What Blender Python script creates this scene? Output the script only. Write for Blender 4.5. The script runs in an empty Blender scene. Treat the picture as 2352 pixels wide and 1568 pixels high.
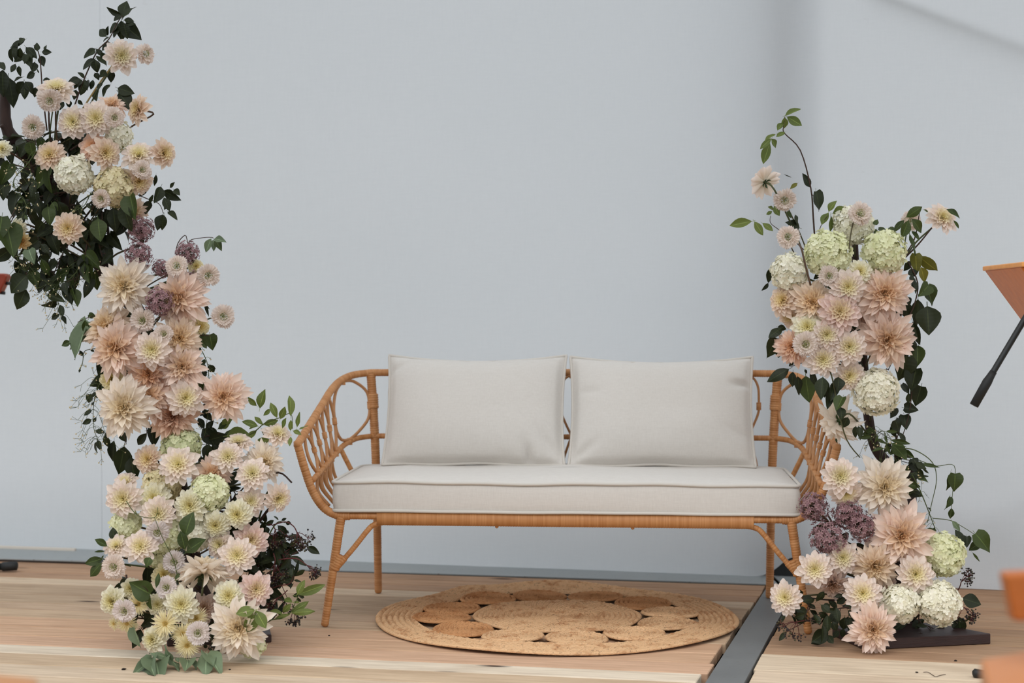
import bpy, bmesh, math, random
from mathutils import Vector, Matrix, Quaternion, noise as mnoise

# ------------------------------------------------------------------ camera, light, exposure
FPX, CX, HY, HCAM = 3700.0, 1176.0, 735.0, 0.947
scene = bpy.context.scene
COL = scene.collection
cam_d = bpy.data.cameras.new('camera')
cam = bpy.data.objects.new('camera', cam_d); COL.objects.link(cam)
cam.location = (0, 0, HCAM); cam.rotation_euler = (math.pi/2, 0, 0)
cam_d.sensor_width = 36.0; cam_d.lens = 36.0*FPX/2352.0
cam_d.shift_y = -(784.0-HY)/2352.0
cam_d.clip_start = 0.05; cam_d.clip_end = 200
cam_d.dof.use_dof = True; cam_d.dof.focus_distance = 4.75; cam_d.dof.aperture_fstop = 2.8
scene.camera = cam

world = bpy.data.worlds.new('overcast_sky'); scene.world = world
world.use_nodes = True
bg = world.node_tree.nodes['Background']
bg.inputs[0].default_value = (0.91, 0.955, 1.0, 1); bg.inputs[1].default_value = 1.06

sun_d = bpy.data.lights.new('overcast_sun', 'SUN'); sun_d.energy = 1.7; sun_d.angle = math.radians(62)
sun_d.color = (1.0, 0.955, 0.9)
sun = bpy.data.objects.new('overcast_sun', sun_d); COL.objects.link(sun)
sun.rotation_euler = Vector((0.28, 0.52, -1.05)).to_track_quat('-Z', 'Y').to_euler()

vs = scene.view_settings
vs.view_transform = 'Standard'; vs.look = 'None'; vs.gamma = 1.0; vs.exposure = 0.18; vs.use_curve_mapping = False

# ------------------------------------------------------------------ helpers
RNG = random.Random(7)
def px(x, y, D):
    return Vector(((x-CX)*D/FPX, D, HCAM-(y-HY)*D/FPX))
def lin(c):
    out = []
    for v in c[:3]:
        v /= 255.0
        out.append(v/12.92 if v <= 0.04045 else ((v+0.055)/1.055)**2.4)
    return (out[0], out[1], out[2], 1.0)
def mesh(name, verts, faces, smooth=True, attrs=None):
    me = bpy.data.meshes.new(name)
    me.from_pydata([tuple(v) for v in verts], [], faces)
    if smooth:
        me.polygons.foreach_set('use_smooth', [True]*len(me.polygons))
    if attrs:
        for k, vals in attrs.items():
            a = me.attributes.new(k, 'FLOAT', 'POINT'); a.data.foreach_set('value', vals)
    me.update()
    return me
def obj(name, me, mat=None, parent=None, loc=None):
    o = bpy.data.objects.new(name, me); COL.objects.link(o)
    if mat is not None and me is not None and len(me.materials) == 0:
        me.materials.append(mat)
    elif mat is not None and me is not None and me.materials[0] is not mat:
        o.material_slots[0].link = 'OBJECT'; o.material_slots[0].material = mat
    if parent is not None: o.parent = parent
    if loc is not None: o.location = loc
    return o
def empty(name, loc=(0, 0, 0)):
    o = bpy.data.objects.new(name, None); COL.objects.link(o); o.location = loc
    o.empty_display_size = 0.05
    return o
def tag(o, label=None, cat=None, group=None, kind=None):
    if label: o['label'] = label
    if cat: o['category'] = cat
    if group: o['group'] = group
    if kind: o['kind'] = kind
    return o
class MB:
    def __init__(s): s.v = []; s.f = []; s.a = {}
    def add(s, v, f, **at):
        n = len(s.v); s.v += [Vector(p) for p in v]; s.f += [tuple(i+n for i in q) for q in f]
        for k in at: s.a.setdefault(k, [0.0]*n).extend(at[k] if isinstance(at[k], (list, tuple)) else [at[k]]*len(v))
        for k in s.a:
            if len(s.a[k]) < len(s.v): s.a[k].extend([0.0]*(len(s.v)-len(s.a[k])))
    def mesh(s, name, smooth=True): return mesh(name, s.v, s.f, smooth, s.a)
def catmull(pts, n=8, closed=False):
    P = [Vector(p) for p in pts]; out = []
    m = len(P)
    for i in range(m if closed else m-1):
        if closed: p0, p1, p2, p3 = P[(i-1) % m], P[i], P[(i+1) % m], P[(i+2) % m]
        else: p0, p1, p2, p3 = P[max(i-1, 0)], P[i], P[i+1], P[min(i+2, m-1)]
        for k in range(n):
            t = k/n
            out.append(0.5*((2*p1)+(p2-p0)*t+(2*p0-5*p1+4*p2-p3)*t*t+(3*p1-p0-3*p2+p3)*t**3))
    if not closed: out.append(P[-1])
    return out
def resample(pts, step):
    L = [0.0]
    for a, b in zip(pts, pts[1:]): L.append(L[-1]+(b-a).length)
    n = max(2, int(round(L[-1]/step))); out = []; j = 0
    for i in range(n+1):
        s = L[-1]*i/n
        while j < len(L)-2 and L[j+1] < s: j += 1
        d = L[j+1]-L[j]
        out.append(pts[j].lerp(pts[j+1], 0 if d < 1e-9 else (s-L[j])/d))
    return out
def tube(pts, r, ns=8, closed=False, caps=True):
    """tube along pts; r number or list"""
    P = [Vector(p) for p in pts]; m = len(P)
    R = r if isinstance(r, (list, tuple)) else [r]*m
    T = []
    for i in range(m):
        a = P[(i-1) % m] if (closed or i > 0) else P[i]
        b = P[(i+1) % m] if (closed or i < m-1) else P[i]
        t = (b-a)
        T.append(t.normalized() if t.length > 1e-9 else Vector((0, 0, 1)))
    up = Vector((0, 0, 1)) if abs(T[0].z) < 0.9 else Vector((1, 0, 0))
    n = (up-T[0]*up.dot(T[0])).normalized()
    v = []; f = []
    for i in range(m):
        n = n-T[i]*n.dot(T[i])
        n = n.normalized() if n.length > 1e-6 else T[i].orthogonal().normalized()
        b = T[i].cross(n)
        for k in range(ns):
            a = 2*math.pi*k/ns
            v.append(P[i]+(n*math.cos(a)+b*math.sin(a))*R[i])
    for i in range(m if closed else m-1):
        j = (i+1) % m
        for k in range(ns):
            f.append((i*ns+k, i*ns+(k+1) % ns, j*ns+(k+1) % ns, j*ns+k))
    if caps and not closed:
        f.append(tuple(range(ns-1, -1, -1))); f.append(tuple((m-1)*ns+k for k in range(ns)))
    return v, f
def wrapped(mb, pts, r, band=0.008, ns=12, seed=0, dome=0.0):
    """rattan wrap: every turn of the peel is a raised ring. r number or (r0,r1)"""
    rr = random.Random(seed)
    C = resample(pts, band/4.0); m = len(C); R = []; tint = []
    n0, n1 = (r if isinstance(r, tuple) else (r, r))
    cur = 0.5; wob = 1.0
    for i in range(m):
        if i % 4 == 0: cur = rr.random(); wob = 1+rr.uniform(-.012, .012)
        R.append((n0+(n1-n0)*i/(m-1))*(0.915, 0.985, 1.0, 0.985)[i % 4]*wob); tint.append(cur)
    if dome:
        C = C+[C[-1]+(C[-1]-C[-2]).normalized()*dome*k for k in (.5, .85, 1.0)]
        R = R+[R[-1]*.93, R[-1]*.65, R[-1]*.2]; tint += [cur]*3
    v, f = tube(C, R, ns)
    t = []
    for x in tint: t += [x]*ns
    mb.add(v, f, tint=t)
def box(mb, c, s, rotz=0.0, **at):
    cx, cy, cz = c; hx, hy, hz = s[0]/2, s[1]/2, s[2]/2
    v = [Vector((sx*hx, sy*hy, sz*hz)) for sx in (-1, 1) for sy in (-1, 1) for sz in (-1, 1)]
    M = Matrix.Rotation(rotz, 3, 'Z')
    v = [M @ p+Vector(c) for p in v]
    mb.add(v, [(0, 1, 3, 2), (4, 6, 7, 5), (0, 4, 5, 1), (2, 3, 7, 6), (0, 2, 6, 4), (1, 5, 7, 3)], **at)
def ball(mb, c, r, **at):
    v = []; f = []
    v.append((0, 0, 1))
    for z, q in ((.5, .866), (-.5, .866)):
        for k in range(6): a = k*math.pi/3; v.append((q*math.cos(a), q*math.sin(a), z))
    v.append((0, 0, -1))
    for k in range(6):
        j = (k+1) % 6
        f.append((0, 1+k, 1+j)); f.append((1+k, 7+k, 7+j, 1+j)); f.append((7+k, 13, 7+j))
    mb.add([Vector(p)*r+Vector(c) for p in v], f, **at)
def bevel(me, w, seg=2):
    bm = bmesh.new(); bm.from_mesh(me)
    bmesh.ops.recalc_face_normals(bm, faces=bm.faces)
    bmesh.ops.bevel(bm, geom=list(bm.edges), offset=w, segments=seg, affect='EDGES', profile=.5)
    bm.to_mesh(me); bm.free()
    me.polygons.foreach_set('use_smooth', [False]*len(me.polygons))
    return me

# ------------------------------------------------------------------ materials
def newmat(name):
    m = bpy.data.materials.new(name); m.use_nodes = True
    nt = m.node_tree
    return m, nt, nt.nodes['Principled BSDF'], nt.nodes['Material Output']
def nd(nt, t, **kw):
    n = nt.nodes.new(t)
    for k, v in kw.items():
        if k == 'inp':
            for a, b in v.items(): n.inputs[a].default_value = b
        else: setattr(n, k, v)
    return n
def ramp(nt, stops, fac=None):
    n = nt.nodes.new('ShaderNodeValToRGB'); e = n.color_ramp.elements
    while len(e) < len(stops): e.new(0.5)
    for i, (p, c) in enumerate(stops): e[i].position = p; e[i].color = c
    if fac is not None: nt.links.new(fac, n.inputs[0])
    return n
def mix(nt, a, b, fac, mode='MIX'):
    n = nt.nodes.new('ShaderNodeMix'); n.data_type = 'RGBA'; n.blend_type = mode
    for s, x in ((0, fac), (6, a), (7, b)):
        if isinstance(x, bpy.types.NodeSocket): nt.links.new(x, n.inputs[s])
        else: n.inputs[s].default_value = x
    return n.outputs[2]
def math_(nt, op, a, b=None, clamp=False):
    n = nt.nodes.new('ShaderNodeMath'); n.operation = op; n.use_clamp = clamp
    for s, x in ((0, a), (1, b)):
        if x is None: continue
        if isinstance(x, bpy.types.NodeSocket): nt.links.new(x, n.inputs[s])
        else: n.inputs[s].default_value = x
    return n.outputs[0]
def attr(nt, name):
    return nd(nt, 'ShaderNodeAttribute', attribute_name=name).outputs['Fac']
def brighten(nt, col, lo, hi):
    oi = nd(nt, 'ShaderNodeObjectInfo')
    mr = nd(nt, 'ShaderNodeMapRange', inp={3: lo, 4: hi}); nt.links.new(oi.outputs['Random'], mr.inputs[0])
    return mix(nt, col, mr.outputs[0], 1.0, 'MULTIPLY')
def mapped(nt, scale=(1, 1, 1), rot=(0, 0, 0), loc=None, coord='Object'):
    tc = nd(nt, 'ShaderNodeTexCoord'); mp = nd(nt, 'ShaderNodeMapping')
    mp.inputs['Scale'].default_value = scale; mp.inputs['Rotation'].default_value = rot
    nt.links.new(tc.outputs[coord], mp.inputs[0])
    if loc is not None: nt.links.new(loc, mp.inputs[1])
    return mp.outputs[0]
def noise_(nt, vec, scale, detail=3, rough=.55):
    n = nd(nt, 'ShaderNodeTexNoise', inp={'Scale': scale, 'Detail': detail, 'Roughness': rough})
    nt.links.new(vec, n.inputs['Vector']); return n.outputs[0]
def bump(nt, b, h, strength, dist):
    n = nd(nt, 'ShaderNodeBump', inp={'Strength': strength, 'Distance': dist})
    nt.links.new(h, n.inputs['Height']); nt.links.new(n.outputs[0], b.inputs['Normal'])
def plain(name, c, rough=.6, metal=0.0, spec=.5):
    m, nt, b, o = newmat(name)
    b.inputs['Base Color'].default_value = lin(c); b.inputs['Roughness'].default_value = rough
    b.inputs['Metallic'].default_value = metal; b.inputs['Specular IOR Level'].default_value = spec
    return m
def translucent(nt, b, o, colsock, w):
    t = nd(nt, 'ShaderNodeBsdfTranslucent'); mx = nd(nt, 'ShaderNodeMixShader', inp={0: w})
    if isinstance(colsock, bpy.types.NodeSocket): nt.links.new(colsock, t.inputs[0])
    else: t.inputs[0].default_value = colsock
    nt.links.new(b.outputs[0], mx.inputs[1]); nt.links.new(t.outputs[0], mx.inputs[2])
    nt.links.new(mx.outputs[0], o.inputs[0])

def petal_mat(name, centre, base, tip, rough=.62, pk=1.0):
    m, nt, b, o = newmat(name)
    pale = lambda c, k: [v+(255-v)*k for v in c]
    centre, base, tip = pale(centre, .06*pk), pale(base, .40*pk), pale(tip, .52*pk)
    r = ramp(nt, [(0.0, lin(base)), (0.45, lin([(base[i]+tip[i])/2 for i in range(3)])), (1.0, lin(tip))], attr(nt, 'along'))
    lay = nd(nt, 'ShaderNodeMapRange', inp={1: .02, 2: .62, 3: 0.0, 4: 1.0}); nt.links.new(attr(nt, 'layer'), lay.inputs[0])
    c = mix(nt, lin(centre), r.outputs[0], lay.outputs[0])
    # fine veins along the petal
    ac = attr(nt, 'across'); vn = math_(nt, 'SINE', math_(nt, 'MULTIPLY', ac, 34.0))
    c = mix(nt, c, mix(nt, c, lin(base), .35), math_(nt, 'MULTIPLY_ADD', vn, .12, True))
    c = brighten(nt, c, .93, 1.03)
    nt.links.new(c, b.inputs['Base Color']); b.inputs['Roughness'].default_value = rough
    b.inputs['Specular IOR Level'].default_value = .25
    bump(nt, b, vn, .12, .0006)
    translucent(nt, b, o, c, .36)
    return m
def leaf_mat(name, c1, c2, under, trans=.12):
    m, nt, b, o = newmat(name)
    oi = nd(nt, 'ShaderNodeObjectInfo')
    c = mix(nt, lin(c1), lin(c2), oi.outputs['Random'])
    n = noise_(nt, mapped(nt, (1, 1, 1)), 9.0, 4)
    c = mix(nt, c, mix(nt, c, lin(c2), .6), n)
    ac = attr(nt, 'across')          # |across| : 0 midrib .. 1 edge
    rib = math_(nt, 'LESS_THAN', ac, .05)
    c = mix(nt, c, lin([min(255, v*1.5+14) for v in c2]), math_(nt, 'MULTIPLY', rib, .5))
    geo = nd(nt, 'ShaderNodeNewGeometry')
    c = mix(nt, c, lin(under), math_(nt, 'MULTIPLY', geo.outputs['Backfacing'], .7))
    nt.links.new(c, b.inputs['Base Color']); b.inputs['Roughness'].default_value = .5
    b.inputs['Specular IOR Level'].default_value = .3
    sv = math_(nt, 'SINE', math_(nt, 'MULTIPLY_ADD', attr(nt, 'along'), 46.0))
    bump(nt, b, math_(nt, 'ADD', n, math_(nt, 'MULTIPLY', sv, .15)), .25, .002)
    translucent(nt, b, o, c, trans)
    return m
def wood_board(name, rotz, grain=1.0, contrast=.55, knots=True, rough=.75):
    """colour comes from the object's own colour; grain, knots, stains from textures"""
    m, nt, b, o = newmat(name)
    oi = nd(nt, 'ShaderNodeObjectInfo')
    cb = nd(nt, 'ShaderNodeCombineXYZ')
    nt.links.new(math_(nt, 'MULTIPLY', oi.outputs['Random'], 37.0), cb.inputs[0])
    nt.links.new(math_(nt, 'MULTIPLY', oi.outputs['Random'], 91.0), cb.inputs[1])
    tc = nd(nt, 'ShaderNodeTexCoord'); m0 = nd(nt, 'ShaderNodeMapping'); m0.inputs['Rotation'].default_value = (0, 0, rotz)
    nt.links.new(tc.outputs['Object'], m0.inputs[0])
    add = nd(nt, 'ShaderNodeVectorMath', operation='ADD'); nt.links.new(m0.outputs[0], add.inputs[0]); nt.links.new(cb.outputs[0], add.inputs[1])
    st = nd(nt, 'ShaderNodeVectorMath', operation='MULTIPLY'); st.inputs[1].default_value = (1.2, 16*grain, 16*grain)
    nt.links.new(add.outputs[0], st.inputs[0])
    g1 = noise_(nt, st.outputs[0], 3.0, 6, .65)
    st2 = nd(nt, 'ShaderNodeVectorMath', operation='MULTIPLY'); st2.inputs[1].default_value = (1.6, 4.5, 4.5)
    nt.links.new(add.outputs[0], st2.inputs[0])
    g2 = noise_(nt, st2.outputs[0], 2.2, 3, .5)
    base = oi.outputs['Color']
    dark = mix(nt, base, (.50, .40, .32, 1), 1.0, 'MULTIPLY')
    lite = mix(nt, base, (1.12, 1.10, 1.07, 1), 1.0, 'MULTIPLY')
    r1 = nd(nt, 'ShaderNodeMapRange', inp={1: .36, 2: .68}); nt.links.new(g1, r1.inputs[0])
    c = mix(nt, lite, dark, math_(nt, 'MULTIPLY', r1.outputs[0], contrast*.75))
    r2 = nd(nt, 'ShaderNodeMapRange', inp={1: .52, 2: .78}); nt.links.new(g2, r2.inputs[0])
    c = mix(nt, c, dark, math_(nt, 'MULTIPLY', r2.outputs[0], contrast*.6))
    if knots:
        sk = nd(nt, 'ShaderNodeVectorMath', operation='MULTIPLY'); sk.inputs[1].default_value = (2.2, 7.0, 7.0)
        nt.links.new(add.outputs[0], sk.inputs[0])
        vo = nd(nt, 'ShaderNodeTexVoronoi', inp={'Scale': 1.0, 'Randomness': 1.0}); nt.links.new(sk.outputs[0], vo.inputs['Vector'])
        rk = nd(nt, 'ShaderNodeMapRange', inp={1: .05, 2: .13, 3: 1.0, 4: 0.0}); nt.links.new(vo.outputs['Distance'], rk.inputs[0])
        gate = math_(nt, 'GREATER_THAN', nd_sep(nt, vo.outputs['Color']), .55)
        c = mix(nt, c, lin((58, 36, 24)), math_(nt, 'MULTIPLY', rk.outputs[0], gate))
    nt.links.new(c, b.inputs['Base Color']); b.inputs['Roughness'].default_value = rough
    b.inputs['Specular IOR Level'].default_value = .25
    bump(nt, b, g1, .25, .004)
    return m
def nd_sep(nt, col):
    n = nd(nt, 'ShaderNodeSeparateColor'); nt.links.new(col, n.inputs[0]); return n.outputs[0]
# ------------------------------------------------------------------ the setting
A_L, A_R = math.radians(11.2), math.radians(13.5)
# strip edges on the floor (x,y)
SL0, SL1 = Vector((0.505, 4.2065)), Vector((0.9376, 5.84))
SDIR = (SL1-SL0).normalized(); SNOR = Vector((SDIR.y, -SDIR.x))     # to the right
STRIP_W = 0.098
def isect(p, d, q, e):
    den = d.x*e.y-d.y*e.x; t = ((q.x-p.x)*e.y-(q.y-p.y)*e.x)/den
    return p+d*t
M_ground = plain('dark_ground', (44, 42, 34), .95)
m, nt, b, o = newmat('subfloor_dark')
n = noise_(nt, mapped(nt), 14, 4)
nt.links.new(mix(nt, lin((22, 16, 12)), lin((70, 48, 36)), n), b.inputs['Base Color']); b.inputs['Roughness'].default_value = .95
M_sub = m
fl = MB(); box(fl, (0.0, 4.9, -0.115), (12, 5.4, 0.05))
floor = tag(obj('floor', fl.mesh('floor', False), M_sub), kind='structure')
gr = MB(); gr.add([(-40, -30, -.15), (40, -30, -.15), (40, 50, -.15), (-40, 50, -.15)], [(0, 1, 2, 3)])
tag(obj('ground', gr.mesh('ground', False), M_ground), kind='structure')

M_plankL = wood_board('plank_wood', A_L, 1.0, .62)
M_plankR = wood_board('plank_wood_rough', A_R, 1.0, .62)
def plank(quad, col, mat, th=.032):
    mb = MB(); q = [Vector((p.x, p.y, 0)) for p in quad]
    mb.add(q+[p-Vector((0, 0, th)) for p in q], [(3, 2, 1, 0), (4, 5, 6, 7), (0, 1, 5, 4), (1, 2, 6, 5), (2, 3, 7, 6), (3, 0, 4, 7)])
    me = bevel(mb.mesh('plank', False), .0022, 1)
    o = obj('plank', me, mat, floor); o.color = lin(col)
    return o
TAN, PINK, CREAM, GREY, LITE = (180, 152, 126), (198, 164, 136), (218, 206, 188), (176, 154, 130), (204, 184, 160)
LV = [5.82, 5.70, 5.585, 5.469, 5.342, 5.146, 4.987, 4.866, 4.744, 4.602, 4.468, 4.335, 4.227, 4.09, 3.96, 3.83, 3.70, 3.57, 3.44, 3.3]
LC = [(170, 138, 112), (180, 146, 118), (176, 144, 118), LITE, GREY, GREY, (186, 162, 138), (192, 168, 142), PINK, PINK, (202, 168, 142), CREAM, (196, 174, 148), (204, 186, 164), LITE, (196, 172, 146), LITE, TAN, LITE]
rp = random.Random(3)
def deck(vs_, cols, ang, mat, side):
    u = Vector((math.cos(ang), -math.sin(ang))); w = Vector((math.sin(ang), math.cos(ang)))
    for i in range(len(vs_)-1):
        v1, v0 = vs_[i]-rp.uniform(.0022, .0048), vs_[i+1]+rp.uniform(.0022, .0048)
        if side < 0:
            gap = .006+(rp.random()**2)*.022
            e = SL0-SNOR*gap
            a0, a1 = isect(w*v0, u, e, SDIR), isect(w*v1, u, e, SDIR)
            far0, far1 = w*v0-u*5.2, w*v1-u*5.2
            plank([a0, a1, far1, far0], cols[i % len(cols)], mat)
        else:
            e = SL0+SNOR*(STRIP_W+.005+rp.random()*.006)
            a0, a1 = isect(w*v0, u, e, SDIR), isect(w*v1, u, e, SDIR)
            plank([w*v0+u*3.4, w*v1+u*3.4, a1, a0], cols[i % len(cols)], mat)
deck(LV, LC, A_L, M_plankL, -1)
RV = [6.05, 5.889, 5.769, 5.636, 5.509, 5.395, 5.275, 5.158, 5.03, 4.885, 4.742, 4.617, 4.40, 4.20, 4.0, 3.8, 3.6, 3.4]
RC = [(140, 116, 96), (166, 132, 104), (170, 136, 108), (174, 142, 114), (172, 138, 110), (176, 144, 116), (172, 140, 112), (158, 128, 102), (164, 134, 106), (168, 138, 112), (172, 142, 116), (212, 196, 174), (208, 190, 168), LITE, TAN, LITE, TAN]
deck(RV, RC, A_R, M_plankR, 1)

# metal strip in the floor and metal sheets along the wall
m, nt, b, o = newmat('galvanised_sheet')
n1 = noise_(nt, mapped(nt), 5, 5, .6); n2 = noise_(nt, mapped(nt), 60, 3, .6)
c = mix(nt, lin((140, 146, 148)), lin((170, 174, 174)), n1)
c = mix(nt, c, lin((104, 100, 94)), math_(nt, 'MULTIPLY', math_(nt, 'GREATER_THAN', n2, .66), .5))
nt.links.new(c, b.inputs['Base Color']); b.inputs['Metallic'].default_value = .15
rr_ = nd(nt, 'ShaderNodeMapRange', inp={3: .38, 4: .6}); nt.links.new(n1, rr_.inputs[0]); nt.links.new(rr_.outputs[0], b.inputs['Roughness'])
bump(nt, b, n1, .15, .004)
M_metal = m
def slab(name, quad, z0, z1, mat, parent=None, bv=.001):
    mb = MB(); q = [Vector((p[0], p[1], z1)) for p in quad]
    mb.add(q+[Vector((p.x, p.y, z0)) for p in q], [(0, 1, 2, 3), (7, 6, 5, 4), (4, 5, 1, 0), (5, 6, 2, 1), (6, 7, 3, 2), (7, 4, 0, 3)])
    return obj(name, bevel(mb.mesh(name, False), bv, 1), mat, parent)
p0 = SL0-SDIR*1.2
M_strip = M_metal.copy(); M_strip.name = 'worn_steel'
for n_ in M_strip.node_tree.nodes:
    if n_.type == 'MIX' and n_.data_type == 'RGBA' and not n_.inputs[6].is_linked: n_.inputs[6].default_value = lin((104, 108, 110)); n_.inputs[7].default_value = lin((132, 135, 135))
strip = slab('trim_1', [p0, p0+SNOR*STRIP_W, SL1-SDIR*.10+SNOR*STRIP_W, SL1-SDIR*.10], -.02, .002, M_strip)
tag(strip, 'flat grey metal strip set between the two plank decks', None, None, 'structure')
def wall_d(X):
    return 5.94-(X-.937)*.233
# sheets lying along the foot of the wall
def sheet(name, x0, x1, v0, z):
    uL, wL = Vector((math.cos(A_L), -math.sin(A_L))), Vector((math.sin(A_L), math.cos(A_L)))
    def fr(x): return isect(wL*v0, uL, Vector((x, 0)), Vector((0, 1)))
    a, b_ = fr(x0), fr(x1)
    q = [(a.x, a.y), (b_.x, b_.y), (x1, wall_d(x1)+.12), (x0, wall_d(x0)+.12)]
    s = slab(name, q, z-.006, z, M_metal)
    return tag(s, None, None, None, 'structure')
sheet('trim_2', -1.62, .955, 5.852, .001)
s3 = sheet('trim_3', -4.6, -1.60, 5.81, .014)
sheet('trim_4', .97, 1.35, 5.86, .001)
# broken white batten on the sheet by the wall
bt = MB(); box(bt, (-2.0, wall_d(-2.0)-.05, .018), (.48, .016, .012), -.23)
tag(obj('wood_batten', bevel(bt.mesh('wood_batten', False), .002, 1), plain('batten_white', (205, 196, 184), .8)),
    'thin pale wooden batten lying on the metal sheet at the wall foot', 'batten')

# tent side wall: woven fabric, light passes through it
m, nt, b, o = newmat('tent_fabric')
wv = mapped(nt, (1, 1, 1))
sx = nd(nt, 'ShaderNodeVectorMath', operation='MULTIPLY'); sx.inputs[1].default_value = (240, 1, 18); nt.links.new(wv, sx.inputs[0])
sz = nd(nt, 'ShaderNodeVectorMath', operation='MULTIPLY'); sz.inputs[1].default_value = (18, 1, 240); nt.links.new(wv, sz.inputs[0])
th1 = noise_(nt, sx.outputs[0], 1.0, 2); th2 = noise_(nt, sz.outputs[0], 1.0, 2)
big = noise_(nt, wv, 1.1, 2)
spots = noise_(nt, mapped(nt, (1, 1, 1.6)), 3.3, 5, .7)
c = mix(nt, lin((234, 237, 239)), lin((241, 243, 245)), big)
c = mix(nt, c, lin((212, 216, 220)), math_(nt, 'MULTIPLY', math_(nt, 'ADD', th1, th2), .2))
sp = nd(nt, 'ShaderNodeMapRange', inp={1: .70, 2: .80, 3: 0, 4: .35}); nt.links.new(spots, sp.inputs[0])
c = mix(nt, c, lin((182, 176, 170)), sp.outputs[0])
nt.links.new(c, b.inputs['Base Color']); b.inputs['Roughness'].default_value = .85; b.inputs['Specular IOR Level'].default_value = .15
bump(nt, b, math_(nt, 'ADD', th1, th2), .12, .002)
translucent(nt, b, o, c, .60)
M_fabric = m
def fabric(name, xs, zs, fn, mat, parent=None):
    v = []; f = []
    for z in zs:
        for x in xs: v.append(fn(x, z))
    nx = len(xs)
    for j in range(len(zs)-1):
        for i in range(nx-1): f.append((j*nx+i, j*nx+i+1, (j+1)*nx+i+1, (j+1)*nx+i))
    return obj(name, mesh(name, v, f), mat, parent)
def wall_pt(x, z):
    d = wall_d(x)
    k = 1/(1+math.exp(-(x-1.22)/.05))                       # right of the pole the cloth flares forward at its hem
    lo = max(0.0, 1-z/.95)
    d -= k*(.125*lo**1.6)
    d += k*lo*.016*math.sin(z*24+x*9)*(1 if z < .6 else 0)*min(1, (0.6-z)/.2 if z < .6 else 0)
    d += .012*math.sin(x*2.1+.6)*math.sin(z*1.3)+.004*math.sin(x*7+z*2)
    # pulled hem beside the pole
    h = math.exp(-((x-1.04)/.075)**2)
    zz = z
    if z < .5: zz = z+h*.075*(1-z/.5)
    d -= .02*math.exp(-((x-.93)/.07)**2)*max(0, 1-z/.25)
    return Vector((x, d, zz+.003))
xs = [-4.2+.3*i for i in range(14)]+[-.1+.06*i for i in range(14)]+[.74+.02*i for i in range(43)]+[1.65+.12*i for i in range(26)]
zs = [0, .02, .045, .08, .12, .17, .23, .3, .38, .47, .57, .68, .8, 1.0, 1.3, 1.7, 2.1, 2.45, 2.73]
wall = tag(fabric('wall_back', xs, zs, wall_pt, M_fabric), 'pale grey fabric tent wall hanging behind the bench', None, None, 'structure')
# unseen tent roof, added so the light falls off toward the wall; open toward the front
cx_ = [-4.6+.6*i for i in range(18)]
tag(fabric('ceiling', cx_, [0, .25, .5, .75, 1], lambda x, t: Vector((x, 2.9+(wall_d(x)+.03-2.9)*t, 3.35-.62*t-.06*math.sin(t*math.pi))), M_fabric), 'unseen pale fabric tent roof added to dim the light toward the wall', None, None, 'structure')
# a second layer of cloth overlaps behind the pole side, and the pole and guy ropes stand outside: they show as shade through the cloth
xo = [.80+.03*i for i in range(12)]
fabric('overlap_flap', xo, [.02, .5, 1, 1.6, 2.2, 2.7], lambda x, z: Vector((x, wall_d(x)+.03+.30*max(0, (1.13-x)/.33)**1.3, z)), M_fabric, wall)
# unseen bank added close behind the cloth, blocks sky light from its lower part
bk = MB(); bx0, bx1 = -5.0, 4.6
pr = [(.30, -.14), (.36, .10), (.48, .24), (.8, .32), (1.6, .34), (1.6, -.14)]
V = [Vector((x, wall_d(x)+dy, z)) for x in (bx0, bx1) for dy, z in pr]
bk.add(V, [(i, (i+1) % 6, (i+1) % 6+6, i+6) for i in range(6)]+[(5, 4, 3, 2, 1, 0), (6, 7, 8, 9, 10, 11)])
tag(obj('shade_bank', bk.mesh('shade_bank', False), plain('shade_bank_green', (62, 68, 40), .95)), None, None, None, 'structure')
M_pole = plain('pole_metal', (96, 98, 100), .5, .3)
def rod(name, pts, r, mat, parent=None, ns=10):
    v, f = tube(pts, r, ns); return obj(name, mesh(name, v, f), mat, parent)
pX = (1795-CX)*6.05/FPX
pole = rod('tent_pole', [(pX, wall_d(pX)+.085, -.06), (pX, wall_d(pX)+.085, 3.4)], .034, M_pole)
tag(pole, 'metal tent pole standing outside the cloth wall, seen as a soft shadow', 'pole')
M_rope = plain('rope', (120, 116, 108), .9)
for (a, bq, lb) in (((2000, -20), (2460, 152), 'guy rope slanting down from the pole head behind the cloth wall'), ((2130, 1232), (2460, 1108), 'low guy rope slanting behind the cloth wall beside the vine')):
    Xa, Xb = (a[0]-CX)*5.8/FPX, (bq[0]-CX)*5.8/FPX
    A = px(a[0], a[1], wall_d(Xa)+.03); B = px(bq[0], bq[1], wall_d(Xb)+.03)
    A.y = wall_d(A.x)+.035; B.y = wall_d(B.x)+.035
    tag(rod('guy_rope', [A, B], .011, M_rope, None, 6), lb, 'rope')
# vertical seam of the cloth
sX = (228-CX)*6.55/FPX
sm = MB()
v, f = tube([wall_pt(sX+.012*(1-z/3.2), z)+Vector((0, -.0015, 0)) for z in (0, .5, 1, 1.5, 2, 2.6, 3.2)], .0007, 5); sm.add(v, f)
obj('seam', sm.mesh('seam'), M_fabric, wall)
# dark pole base behind the lifted hem
bs = MB(); box(bs, (1.03, wall_d(1.03)+.10, .05), (.20, .12, .12), -.23)
tag(obj('pole_base', bevel(bs.mesh('pole_base', False), .004, 1), plain('black_steel', (30, 32, 32), .6)), 'black steel pole base under the lifted hem of the cloth wall', 'pole base')
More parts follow.
